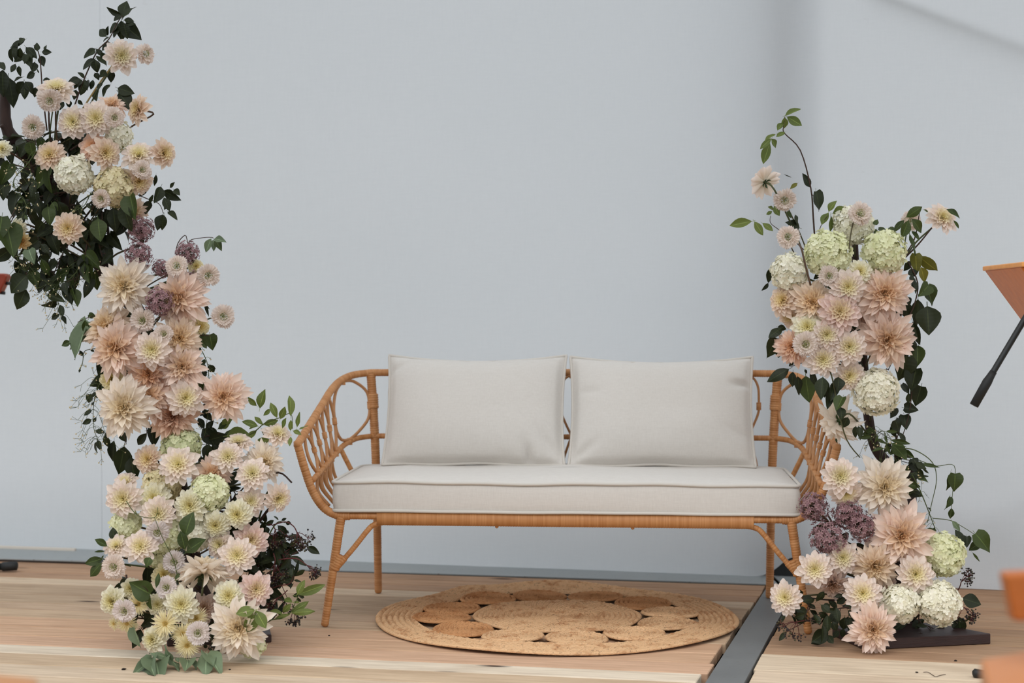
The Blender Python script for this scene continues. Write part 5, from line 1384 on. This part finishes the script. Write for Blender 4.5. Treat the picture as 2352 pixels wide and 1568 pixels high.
sprig('light green elder leaf spray beside the bench leg', [(618, 1424, 4.60), (650, 1418, 4.60), (668, 1405, 4.60), (682, 1375, 4.60), (690, 1355, 4.60)],
 Zc(6.03, 560, 1180, [(735, 1120, 825, 920, 1.1), (745, 1115, 1130, 985, .7), (670, 1220, 550, 1165, 1.1), (680, 1225, 780, 1220, .8), (650, 1240, 535, 1370, 1.0), (660, 1360, 900, 1215, .8), (660, 1370, 980, 1340, .7), (640, 1385, 420, 1440, .7), (530, 1380, 370, 1320, .8), (600, 1300, 660, 1240, .8)]), seed=22, r=(.0016, .0009), mat=M_vine, prof='ellip', lm='light', name='elder_sprig')
umbel('drooping elderberry umbel hanging against the pale wall by the bench leg', [(628, 1205, 4.72), (655, 1198, 4.71), (674, 1208, 4.71), (682, 1222, 4.71)], 26, 4.71, (.55, -.1, -.75), 110, 1)
umbel('elderberry umbel close beside the pink dahlia of the foot', [(615, 1205, 4.73), (625, 1205, 4.72), (632, 1215, 4.72)], 26, 4.72, (.3, -.2, -1), 100, 2)
umbel('elderberry umbel touching the wrapped bench leg', [(640, 1285, 4.68), (680, 1282, 4.67), (705, 1298, 4.67)], 22, 4.67, (.5, -.1, -.7), 80, 3)
umbel('dense elderberry umbel in the dark behind the pink dahlia', [(628, 1270, 4.70), (632, 1285, 4.69), (630, 1295, 4.69)], 28, 4.69, (-.1, -.3, -.8), 110, 4)
umbel('elderberry umbel low behind the light green spray', [(660, 1355, 4.68), (650, 1365, 4.67), (640, 1372, 4.67)], 25, 4.67, (-.3, -.2, -.8), 100, 5)
umbel('elderberry umbel resting on the boards under the light green spray', [(650, 1392, 4.66), (665, 1398, 4.66), (675, 1402, 4.66)], 20, 4.66, (.3, -.1, -.8), 70, 6)
for i, p in enumerate(([(575, 1290, 4.76), (610, 1270, 4.75), (640, 1300, 4.74), (640, 1350, 4.72)], [(580, 1250, 4.78), (600, 1220, 4.76), (635, 1240, 4.75), (655, 1290, 4.74)])):
    sprig(('dark elder leaves massed around the dense umbel', 'dark elder leaves massed over the twig beside the pink dahlia')[i], p, auto=dict(n=30, L=.05, spread=.026, out=.9, droop=.3, profs=['ellip']), seed=120+i, name='elder_branch', mat=M_red)
sprig('dense dark filler leaves behind the foot of the tall column', [(520, 1330, 4.80), (560, 1340, 4.78), (600, 1345, 4.76), (625, 1390, 4.74)], auto=dict(n=34, L=.055, spread=.03, out=.8, droop=.3, profs=['ellip', 'ovate']), seed=23, name='leafy_branch')
FILL = [[(330, 1260, 4.76), (380, 1300, 4.74), (420, 1340, 4.72), (470, 1380, 4.70)], [(480, 1160, 4.82), (520, 1180, 4.80), (560, 1200, 4.80), (590, 1240, 4.78)], [(360, 1090, 4.82), (400, 1130, 4.80), (470, 1180, 4.78), (440, 1230, 4.76)], [(430, 1440, 4.66), (470, 1470, 4.60), (500, 1480, 4.58), (520, 1490, 4.56)], [(320, 700, 4.80), (350, 760, 4.78), (400, 820, 4.78), (420, 900, 4.80)], [(290, 1320, 4.68), (300, 1380, 4.64), (330, 1420, 4.62), (360, 1440, 4.60)],
        [(300, 730, 4.82), (290, 830, 4.80), (300, 900, 4.80), (340, 970, 4.80)], [(450, 1010, 4.84), (460, 1060, 4.82), (500, 1110, 4.80), (550, 1130, 4.80)]]
for i, p in enumerate(FILL):
    sprig('dark filler greenery showing in the gaps between the tall column flowers', p, auto=dict(n=18, L=.055, spread=.025, out=.9, droop=.2, profs=['ovate', 'ellip']), seed=50+i, name='leafy_branch', group='filler greenery of the tall column')
# dark floral twigs to the side dahlias
for i, (p, lb) in enumerate((([(520, 1160, 4.80), (555, 1125, 4.76), (580, 1095, 4.72)], 'dark twig under the upturned dahlias nearest the bench arm'), ([(535, 1190, 4.80), (528, 1120, 4.76), (524, 1070, 4.72)], 'upright dark twig under the small upturned dahlia'))):
    sprig(lb, p, seed=60+i, r=(.0026, .002), mat=M_bark, name='dark_twig', cat='twig')
for i, (x0, y0, x1, y1, lb) in enumerate(((118, 335, 112, 245, 'brown stalk under the nodding scabiosa'), (132, 335, 128, 240, 'green stalk under the upward blush dahlia'), (190, 250, 262, 145, 'straw-coloured stalk leaning to the highest dahlia'), (162, 345, 205, 318, 'dark stalk crossing behind the coral dahlia'))):
    sprig(lb, [(x0, y0, 4.75), ((x0+x1)/2-2, (y0+y1)/2, 4.74), (x1, y1, 4.73)], seed=70+i, r=(.0030, .0024), mat=(M_twig, M_stem, plain('straw_stalk', (150, 128, 78), .7), M_bark)[i], name='flower_stalk', cat='stalk')

# ------------------------------------------------------------------ foliage, short column
z5 = lambda Lq: Zc(4.055, 1660, 220, Lq)
sprig('tall arching twig with fresh leaves over the short column', [(1872, 560, 4.88), (1868, 500, 4.86), (1862, 430, 4.84), (1838, 345, 4.82), (1802, 306, 4.81), (1800, 290, 4.81), (1803, 268, 4.81)],
 z5([(582, 185, 725, 118, .9), (600, 195, 735, 275, 1.1), (575, 200, 580, 305, 1.2), (560, 250, 510, 320, 1.1), (578, 340, 500, 375, 1.1), (490, 360, 385, 405, 1.0), (450, 400, 350, 490, .8), (450, 400, 510, 480, 1.3), (438, 440, 375, 635, .9)]), seed=80, r=(.0028, .001), lm='light', prof='ellip')
sprig('dark heart leaf and curled leaf on the arching twig', [(1862, 440, 4.84), (1868, 450, 4.83), (1872, 455, 4.83)], z5([(870, 890, 910, 1075, 1.5, 'heart', 'dark'), (810, 850, 750, 720, .9, 'ovate', 'dark'), (695, 815, 635, 855, .9, 'ellip', 'olive'), (640, 760, 568, 730, .3, 'lance', 'dark')]), seed=81, r=(.001, .0008))
sprig('yellowish sprig reaching out toward the bench from the short column', [(1865, 590, 4.86), (1820, 550, 4.84), (1790, 528, 4.83), (1770, 512, 4.83), (1770, 495, 4.83)],
 z5([(270, 1168, 62, 1208, .9), (295, 1170, 380, 1295, 1.1), (370, 1185, 470, 1255, 1.0), (480, 1025, 525, 1115, 1.2), (470, 1060, 440, 1030, 1.0), (460, 1075, 415, 1100, 1.0)]), seed=82, r=(.0016, .0008), lm='light', prof='ellip')
sprig('olive leaf sprig beside the topmost hydrangea', [(1878, 545, 4.84), (1885, 520, 4.83), (1900, 495, 4.82)], z5([(985, 1080, 1045, 970, 1.2), (1025, 1095, 1160, 1040, 1.2), (985, 1090, 920, 1200, 1.2), (1005, 1110, 1010, 1280, 1.1), (700, 1200, 690, 1105, 1.6, 'ellip', 'dark'), (715, 1230, 585, 1175, 1.1, 'ovate', 'dark'), (640, 1140, 600, 1065, .9, 'ellip', 'mid')]), seed=83, r=(.0014, .0008), lm='light', prof='ellip')
sprig('dark leaves framing the half-hidden scabiosa', [(2075, 590, 4.84), (2100, 550, 4.80), (2110, 500, 4.78), (2112, 490, 4.78)], z5([(1710, 1130, 1855, 1035, 1.2), (1730, 1160, 1670, 1320, 1.2), (1760, 1145, 1870, 1270, 1.1), (1690, 1160, 1590, 1260, 1.1), (1420, 1200, 1440, 1145, 1.5, 'heart'), (1450, 1240, 1530, 1250, 1.4, 'heart'), (1550, 1230, 1620, 1280, 1.4, 'heart'), (1430, 1240, 1420, 1300, 1.0), (1740, 1280, 1830, 1470, .9), (1760, 1260, 1830, 1340, .8), (1870, 1060, 1920, 1080, .9), (2080, 1055, 2215, 1118, .8), (2150, 1160, 2200, 1235, .7)]), seed=84, r=(.0022, .0012), prof='ellip', lm='mid')
vq = lambda Lq: Zc(3.5625, 2040, 560, Lq)
sprig('trailing vine of dark heart leaves down the outer side of the short column', [(2085, 600, 4.84), (2108, 650, 4.82), (2100, 700, 4.82), (2085, 740, 4.82), (2092, 800, 4.82), (2095, 880, 4.82), (2088, 950, 4.83), (2070, 1010, 4.84)],
 vq([(225, 80, 230, 240, 1.2, 'heart', 'olive'), (260, 105, 400, 238, 1.1, 'ovate', 'olive'), (270, 190, 300, 315, 1.1, 'ovate', 'olive'), (180, 140, 130, 225, 1.2), (160, 250, 250, 220, 1.2), (330, 340, 250, 430, 1.5, 'heart', 'mid'), (310, 350, 385, 500, 1.4, 'heart', 'mid'), (245, 450, 255, 690, 1.1), (320, 510, 335, 745, 1.5), (150, 430, 185, 500, 1.1), (130, 470, 165, 620, 1.3), (150, 640, 150, 790, 1.6), (200, 640, 260, 830, .7), (190, 770, 170, 910, 1.3), (245, 830, 235, 1005, 1.2, 'ovate', 'mid'), (150, 920, 100, 1130, 2.0, 'heart'), (230, 1020, 185, 1210, 1.5, 'heart'), (110, 1150, 180, 1230, 1.4, 'heart'), (270, 1165, 220, 1330, 1.4, 'heart'), (165, 1220, 170, 1310, 1.3), (130, 1340, 250, 1360, 1.4, 'heart'), (60, 1340, 20, 1430, 1.5, 'heart'), (130, 1400, 150, 1520, 1.6, 'heart'), (60, 1440, 110, 1570, 1.6, 'heart'), (180, 330, 230, 380, 1.2), (200, 260, 190, 330, 1.2), (225, 300, 240, 400, 1.0)]), seed=85, r=(.0024, .0014), prof='ovate', lm='dark', name='heart_leaf_vine', cat='vine')
sprig('dark leaves hanging beside the bench top rail', [(1850, 830, 4.80), (1828, 838, 4.79), (1815, 842, 4.79)], Zc(4.356, 1720, 820, [(400, 120, 180, 240, .9), (440, 150, 420, 300, 1.3), (490, 190, 520, 380, .9), (570, 190, 600, 455, 1.2, 'ovate', 'mid'), (620, 130, 665, 300, .8), (560, 120, 580, 160, .9), (445, 50, 400, 100, 1.0)]), seed=86, r=(.0016, .0008))
sprig('dark leaves at the bench side of the coral dahlia', [(1800, 790, 4.82), (1785, 785, 4.81), (1775, 790, 4.80)], Zc(4.356, 1720, 560, [(330, 840, 200, 920, 1.1), (290, 830, 380, 850, 1.2), (270, 940, 190, 1145, 1.4, 'heart'), (300, 980, 240, 1050, 1.3), (310, 1030, 290, 1135, 1.4), (370, 1085, 400, 1160, 1.0), (215, 240, 195, 390, 1.0), (195, 390, 128, 470, .7)]), seed=87, r=(.0014, .0008))
sprig('hanging stem with limp leaves over the ivory dahlia seen from behind', [(1915, 800, 4.74), (1900, 830, 4.72), (1912, 870, 4.71), (1925, 940, 4.70), (1945, 1010, 4.72), (1975, 1050, 4.76)],
 Zc(4.356, 1720, 820, [(740, 200, 720, 430, 1.0), (770, 220, 765, 400, .9), (800, 300, 790, 520, .9), (850, 250, 820, 440, 1.0), (900, 200, 900, 340, 1.3), (940, 400, 870, 540, 1.4, 'heart', 'mid'), (920, 500, 930, 620, 1.2), (990, 600, 940, 710, 1.2), (1080, 50, 1170, 190, 1.4), (1070, 690, 1060, 810, .8), (1100, 690, 1120, 820, .8), (870, 810, 885, 860, .8)]), seed=88, r=(.0026, .0018), mat=M_stem, name='hanging_stem', cat='stem', lm='dark')
vine('tangled pale vine over the bare branch of the short column', [(2000, 1010, 4.80), (2030, 990, 4.78), (2035, 1040, 4.77), (2028, 1090, 4.77), (2060, 1060, 4.78)], 9, 40, .05, 14, lm='mid', L=.05, prof='lance')
sprig('dark leaf cluster around the foot of the bare branch', [(2060, 1000, 4.86), (2055, 1040, 4.84), (2060, 1080, 4.84), (2080, 1110, 4.82)], auto=dict(n=26, L=.055, spread=.025, out=.9, droop=.4, mats=['dark', 'mid']), seed=89, name='leafy_branch')
vine('long arching vine beside the dark post', [(2065, 1030, 4.82), (2100, 1033, 4.80), (2140, 1060, 4.79), (2151, 1100, 4.79), (2140, 1155, 4.79), (2130, 1200, 4.79)], 10, 0, .02, 0, buds=False, r=.0018)
vine('vine with limp leaves stretching out over the wall', [(2085, 1045, 4.80), (2120, 1060, 4.79), (2150, 1070, 4.78), (2192, 1070, 4.78), (2188, 1130, 4.78), (2183, 1190, 4.78)], 11, 0, .02, 0, buds=False, lf=Zc(4.6125, 1980, 980, [(940, 480, 920, 680, .8, 'ovate', 'mid'), (985, 495, 985, 690, 1.4, 'heart', 'mid'), (930, 740, 900, 880, 1.0, 'heart', 'mid'), (945, 860, 940, 985, .8, 'ovate', 'mid'), (540, 330, 590, 400, 1.3, 'ovate', 'dark'), (570, 380, 690, 440, 1.2, 'ovate', 'dark'), (600, 440, 645, 540, 1.0, 'ovate', 'dark'), (640, 440, 720, 500, .7, 'lance', 'dark'), (600, 390, 830, 425, .6, 'lance', 'mid'), (430, 600, 620, 635, .9, 'ovate', 'mid'), (400, 500, 470, 460, 1.0, 'ovate', 'mid'), (300, 140, 530, 180, .7, 'lance', 'mid'), (290, 180, 480, 195, .6, 'lance', 'mid')]))
vine('straight vine shoot running down behind the lime hydrangea', [(2095, 1090, 4.80), (2115, 1130, 4.80), (2137, 1185, 4.80), (2150, 1220, 4.80)], 12, 18, .025, 3, L=.018, r=.002)
vine('vine shoot with heart leaves reaching past the lime hydrangea', [(2143, 1190, 4.80), (2183, 1195, 4.79), (2215, 1212, 4.78), (2240, 1228, 4.78)], 13, 0, .02, 0, buds=False, lf=Zc(4.6125, 1980, 980, [(955, 995, 1045, 1110, .7, 'ovate', 'grey'), (985, 1090, 1100, 1270, .8, 'ovate', 'dark'), (1110, 1160, 1110, 1280, 1.3, 'heart', 'dark'), (1200, 1130, 1375, 1325, 1.2, 'heart', 'mid'), (1230, 1240, 1130, 1310, 1.7, 'heart', 'mid'), (1170, 1330, 1260, 1435, .6, 'lance', 'mid'), (690, 1110, 790, 1090, 1.2, 'heart', 'mid')]))
sprig('spreading dark leaves low in front of the bench leg', [(1990, 1400, 4.76), (1940, 1395, 4.70), (1880, 1410, 4.68), (1850, 1425, 4.66), (1860, 1380, 4.68)],
 Zc(3.843, 1740, 1240, [(520, 540, 595, 465, 1.2), (500, 530, 400, 520, 1.1), (560, 570, 640, 640, 1.2), (640, 570, 580, 600, 1.2), (700, 560, 780, 500, 1.1), (770, 570, 830, 600, 1.0), (440, 640, 340, 610, 1.1), (430, 680, 350, 740, 1.2), (420, 650, 330, 690, 1.1), (620, 800, 480, 900, 1.2), (610, 830, 490, 915, 1.1), (620, 840, 665, 910, 1.2), (720, 800, 665, 860, 1.2), (760, 780, 740, 860, 1.2), (770, 680, 760, 790, 1.3), (700, 640, 640, 720, 1.3), (600, 680, 560, 760, 1.2), (820, 690, 800, 790, 1.2), (240, 660, 210, 710, 1.3), (375, 440, 385, 500, 1.2), (950, 710, 820, 775, 1.2), (680, 500, 760, 480, 1.0), (500, 600, 440, 560, 1.0), (660, 720, 700, 800, 1.2), (540, 640, 620, 680, 1.1), (800, 620, 860, 680, 1.1)]), seed=90, r=(.0024, .0012), prof='ellip', lm='dark', name='leafy_branch', wscale=1.25, auto=dict(n=22, L=.042, spread=.022, out=.9, droop=.3, profs=['ellip']))
umbel('sparse elderberry umbel hanging by the bench foot over the metal strip edge', [(1860, 1425, 4.68), (1845, 1425, 4.66), (1830, 1428, 4.65)], 26, 4.65, (-.5, -.2, -.5), 60, 11)
umbel('dark elderberries behind the large white hydrangea', [(2170, 1380, 4.84), (2200, 1355, 4.82), (2208, 1335, 4.80)], 22, 4.80, (.3, 0, .1), 70, 12)
umbel('dark elderberries spilling out over the base board end', [(2180, 1395, 4.80), (2205, 1395, 4.78), (2215, 1395, 4.77)], 24, 4.77, (.4, -.1, -.4), 80, 13)
sprig('dark pointed leaves at the end of the base board', [(2180, 1400, 4.80), (2205, 1392, 4.78), (2215, 1388, 4.78)], Zc(5.444, 2100, 1280, [(600, 510, 845, 585, 1.3), (560, 740, 600, 1055, 1.0), (640, 800, 715, 760, .9, 'heart', 'mid'), (500, 760, 480, 880, 1.2)]), seed=91, r=(.0014, .0008))
FILR = [[(1960, 1380, 4.80), (1980, 1430, 4.76), (2030, 1450, 4.74), (2080, 1455, 4.74)], [(1900, 600, 4.92), (1900, 680, 4.90), (1940, 740, 4.90), (1980, 820, 4.90)], [(2050, 640, 4.92), (2070, 720, 4.90), (2060, 800, 4.90), (2040, 850, 4.90)], [(1900, 1180, 4.86), (1940, 1240, 4.84), (1990, 1260, 4.84), (2060, 1290, 4.84)], [(2100, 1330, 4.84), (2130, 1340, 4.82), (2110, 1420, 4.80), (2140, 1440, 4.78)]]
for i, p in enumerate(FILR):
    sprig('dark filler greenery showing in the gaps between the short column flowers', p, auto=dict(n=16, L=.05, spread=.022, out=.9, droop=.2, profs=['ovate', 'ellip']), seed=95+i, name='leafy_branch', group='filler greenery of the short column')
sprig('thick green stalk under the allium by the cushion corner', [(1885, 1180, 4.72), (1905, 1200, 4.76), (1930, 1225, 4.80)], seed=101, r=(.004, .004), mat=M_stem, name='flower_stalk', cat='stalk')
sprig('dark twig running to the lone dahlia over the metal strip', [(1835, 1370, 4.70), (1900, 1377, 4.74), (1960, 1378, 4.80)], seed=102, r=(.002, .0026), mat=M_bark, name='dark_twig', cat='twig')
sprig('brown twig carrying the outermost dahlia beyond the hydrangeas', [(2080, 590, 4.86), (2110, 560, 4.83), (2145, 517, 4.80)], seed=103, r=(.003, .002), mat=M_twig, name='flower_stalk', cat='stalk')
sprig('dark green curved stalk between the two hydrangeas nearest the bench', [(1862, 655, 4.70), (1850, 610, 4.69), (1842, 575, 4.69), (1835, 560, 4.70)], seed=104, r=(.0032, .0026), mat=M_stem, name='flower_stalk', cat='stalk')
# ------------------------------------------------------------------ chairs at the edges
M_chair = wood_board('chair_wood', 0.0, .8, .28, False, .35)
M_black = plain('black_tube', (22, 26, 26), .38)
M_cap = plain('black_rubber', (20, 22, 22), .6)
def prism(name, poly, y0, y1, mat, col, parent, bv=.003):
    n = len(poly); v = [(p[0], y0, p[1]) for p in poly]+[(p[0], y1, p[1]) for p in poly]
    f = [tuple(range(n)), tuple(range(2*n-1, n-1, -1))]+[(i, i+n, (i+1) % n+n, (i+1) % n) for i in range(n)]
    o = obj(name, bevel(mesh(name, v, f, False), bv, 2), mat, parent); o.color = lin(col); return o
# raised chair beyond the short column: wedge-shaped seat end and a capped black leg
Dc = 4.45
def cp(x, y, D=Dc): p = px(x, y, D); return p
c0 = cp(2352, 617); fx = c0.x+.55
e = empty('stacked_chair', (fx, Dc, 0)); tag(e, 'orange-brown wooden chair with black capped leg raised beside the short column', 'chair')
L0 = lambda x, y: (cp(x, y).x-fx, cp(x, y).z)
prism('seat_edge', [L0(2305, 606), L0(2305, 617), L0(2700, 617), L0(2700, 603), L0(2330, 604)], -.16, .20, M_chair, (226, 158, 92), e)
prism('seat_bracket', [L0(2308, 617), L0(2400, 742), L0(2700, 742), L0(2700, 617)], -.14, .19, M_chair, (206, 122, 56), e)
A, B, Cq, Dq = cp(2420, 622), cp(2352, 735), cp(2274, 866), cp(2237, 931)
off = Vector((fx, Dc, 0))
v, f = tube([p-off for p in (A, B, Cq, cp(2268, 876))], .0088, 12); obj('leg', mesh('leg', v, f), M_black, e)
v, f = tube([p-off for p in (cp(2282, 853), cp(2274, 866), cp(2268, 876), Dq)], [.0098, .0112, .0132, .0126], 14); obj('leg_cap', mesh('leg_cap', v, f), M_cap, e)
for dx, dy in ((-.02, .15), (.35, -.1), (.35, .15)):
    v, f = tube([Vector((dx, dy, cp(0, 617).z)), Vector((dx*1.1, dy, .004))], .0095, 10); obj('leg', mesh('leg', v, f), M_black, e)
# blurred chair in the foreground beside the camera
Df = 2.0
e = empty('wooden_chair', (px(2460, 1500, Df).x, Df, 0)); off = e.location
tag(e, 'orange-brown wooden chair close to the camera with black leg foot', 'chair')
def cf(x, y, D): return px(x, y, D)-off
mb = MB()
q = [cf(2252, 1512, 2.02), cf(2600, 1500, 2.2), cf(2600, 1640, 1.76), cf(2272, 1578, 1.84)]
zt_ = q[0].z
q = [Vector((p.x, p.y, zt_)) for p in q]
mb.add(q+[p-Vector((0, 0, .05)) for p in q], [(3, 2, 1, 0), (4, 5, 6, 7), (0, 1, 5, 4), (1, 2, 6, 5), (2, 3, 7, 6), (3, 0, 4, 7)])
o = obj('seat', bevel(mb.mesh('seat', False), .006, 2), M_chair, e); o.color = lin((180, 118, 72))
mb = MB(); a_, b_ = cf(2308, 1318, 1.98), cf(2330, 1428, 1.98)
mb.add([a_, Vector((a_.x+.28, a_.y+.05, a_.z+.004)), Vector((b_.x+.28, b_.y+.05, b_.z)), b_, a_+Vector((0, .03, 0)), Vector((a_.x+.28, a_.y+.08, a_.z+.004)), Vector((b_.x+.28, b_.y+.08, b_.z)), b_+Vector((0, .03, 0))],
       [(3, 2, 1, 0), (4, 5, 6, 7), (0, 1, 5, 4), (1, 2, 6, 5), (2, 3, 7, 6), (3, 0, 4, 7)])
o = obj('back_slat', bevel(mb.mesh('back_slat', False), .005, 2), M_chair, e); o.color = lin((168, 96, 46))
for (xx, yy) in ((.02, .06), (.02, -.20), (.24, .06), (.24, -.20)):
    mb = MB(); top = zt_-.05 if yy < 0 else a_.z-.02
    box(mb, (xx, yy, top/2+.001), (.03, .03, top-.002)); o = obj('leg', bevel(mb.mesh('leg', False), .003, 1), M_chair, e); o.color = lin((186, 104, 48))
# black foot of another chair on the boards just past it
Dk = 3504/(1556-735)
e = empty('chair_foot', px(2300, 1548, Dk)); tag(e, 'black rubber-capped chair foot on the pale board by the foreground chair', 'chair leg')
off = e.location
v, f = tube([px(2234, 1545, Dk)-off, px(2238, 1545, Dk)-off, px(2262, 1550, Dk)-off, px(2290, 1551, Dk)-off], [.006, .0118, .0128, .0125], 14); obj('rubber_cap', mesh('rubber_cap', v, f), M_cap, e)
v, f = tube([px(2285, 1551, Dk)-off, px(2420, 1545, Dk)-off], .0095, 12); obj('leg', mesh('leg', v, f), M_black, e)
# black capped leg lying on the boards by the wall
Dk = 3504/(1313-735)
e = empty('chair_foot', px(-20, 1300, Dk)); tag(e, 'black rubber-capped leg lying on the boards near the metal sheet', 'chair leg')
off = e.location
v, f = tube([px(40, 1299, Dk)-off, px(38, 1299, Dk)-off, px(6, 1301, Dk)-off], [.012, .0172, .0172], 16); obj('rubber_cap', mesh('rubber_cap', v, f), M_cap, e)
v, f = tube([px(8, 1301, Dk)-off, px(-160, 1304, Dk)-off], .0135, 14); obj('leg', mesh('leg', v, f), M_black, e)
# corner of a wooden seat near the camera, by the tall column
e = empty('wooden_chair', (px(-60, 1560, 2.0).x, 2.0, 0)); off = e.location
tag(e, 'pale brown wooden chair seat corner close to the camera before the tall column', 'chair')
mb = MB(); q = [cf(-200, 1528, 2.08), cf(88, 1557, 2.0), cf(70, 1640, 1.78), cf(-260, 1640, 1.78)]
zt_ = cf(88, 1557, 2.0).z; q = [Vector((p.x, p.y, zt_)) for p in q]
mb.add(q+[p-Vector((0, 0, .03)) for p in q], [(3, 2, 1, 0), (4, 5, 6, 7), (0, 1, 5, 4), (1, 2, 6, 5), (2, 3, 7, 6), (3, 0, 4, 7)])
o = obj('seat', bevel(mb.mesh('seat', False), .005, 2), M_chair, e); o.color = lin((170, 120, 78))
for (xx, yy) in ((.05, -.05), (.05, -.25), (-.12, -.05), (-.12, -.25)):
    mb = MB(); box(mb, (xx, yy, (zt_-.03)/2+.001), (.028, .028, zt_-.032)); o = obj('leg', bevel(mb.mesh('leg', False), .003, 1), M_chair, e); o.color = lin((186, 120, 66))
# red-brown chair back end with bolts at the picture border side of the tall column
Dr = 3.9
e = empty('red_wood_chair', (px(-60, 650, Dr).x, Dr, 0)); off = e.location
tag(e, 'red-brown wooden chair end with dark bolts beside the tall column leaves', 'chair')
l2 = lambda x, y: (px(x, y, Dr).x-off.x, px(x, y, Dr).z)
prism('back_end', [l2(-60, 628), l2(14, 628), l2(21, 634), l2(12, 655), l2(4, 672), l2(-60, 690)], -.015, .02, M_chair, (124, 50, 34), e)
for (x, y) in ((16, 650), (4, 672)):
    p = px(x, y, Dr)-off; v, f = tube([p+Vector((-.004, 0, 0)), p+Vector((.008, 0, -.001))], .004, 8); obj('bolt', mesh('bolt', v, f), M_cap, e)
for dx in (-.05, -.01):
    mb = MB(); h = px(0, 660, Dr).z; box(mb, (dx, .0, h/2+.002), (.03, .03, h)); o = obj('leg', bevel(mb.mesh('leg', False), .003, 1), M_chair, e); o.color = lin((120, 50, 34))
# bits of soil and petals fallen on the boards
M_crumb = plain('soil_crumb', (34, 26, 20), .9)
rs = random.Random(8)
for (x, y, s, lb) in ((284, 1538, .006, 'large dark soil crumb on the boards before the fallen vine leaves'), (756, 1460, .0035, 'small dark crumb on the boards beside the bench front leg'), (528, 1538, .003, 'tiny crumb on the boards past the tip of the fallen vine'), (2195, 1518, .004, 'dark crumb on the boards below the base board'), (2106, 1545, .004, 'dark crumb on the pale board beside the thin curled twig')):
    D = 3504/(y-735); mb = MB(); ball(mb, (0, 0, 0), s); mb.v = [Vector((p.x*1.3, p.y, p.z*.6))*(1+rs.uniform(-.3, .2)) for p in mb.v]
    o = obj('soil_crumb', mb.mesh('soil_crumb'), M_crumb, None, px(x, y, D)+Vector((0, 0, s*.4))); tag(o, lb, 'crumb')
D = 3504/(1550-735); tw = [px(x, y, 3504/(y-735))+Vector((0, 0, .002)) for x, y in ((2121, 1545), (2132, 1545), (2143, 1552), (2150, 1555), (2160, 1552), (2172, 1550))]
v, f = tube(catmull(tw, 3), .0009, 5); tag(obj('thin_twig', mesh('thin_twig', v, f), M_twig), 'thin curled twig lying on the pale board', 'twig')

# labels of look-alikes: name the neighbour that sets each apart
single_out([(q[0], q[1]) for q in REG])
FOL = [(o_, sum((c_.matrix_basis.translation for c_ in o_.children), Vector())/max(1, len(o_.children))+o_.location) for o_ in COL.objects if o_.parent is None and o_.name.startswith('leafy_branch')]
single_out(FOL)
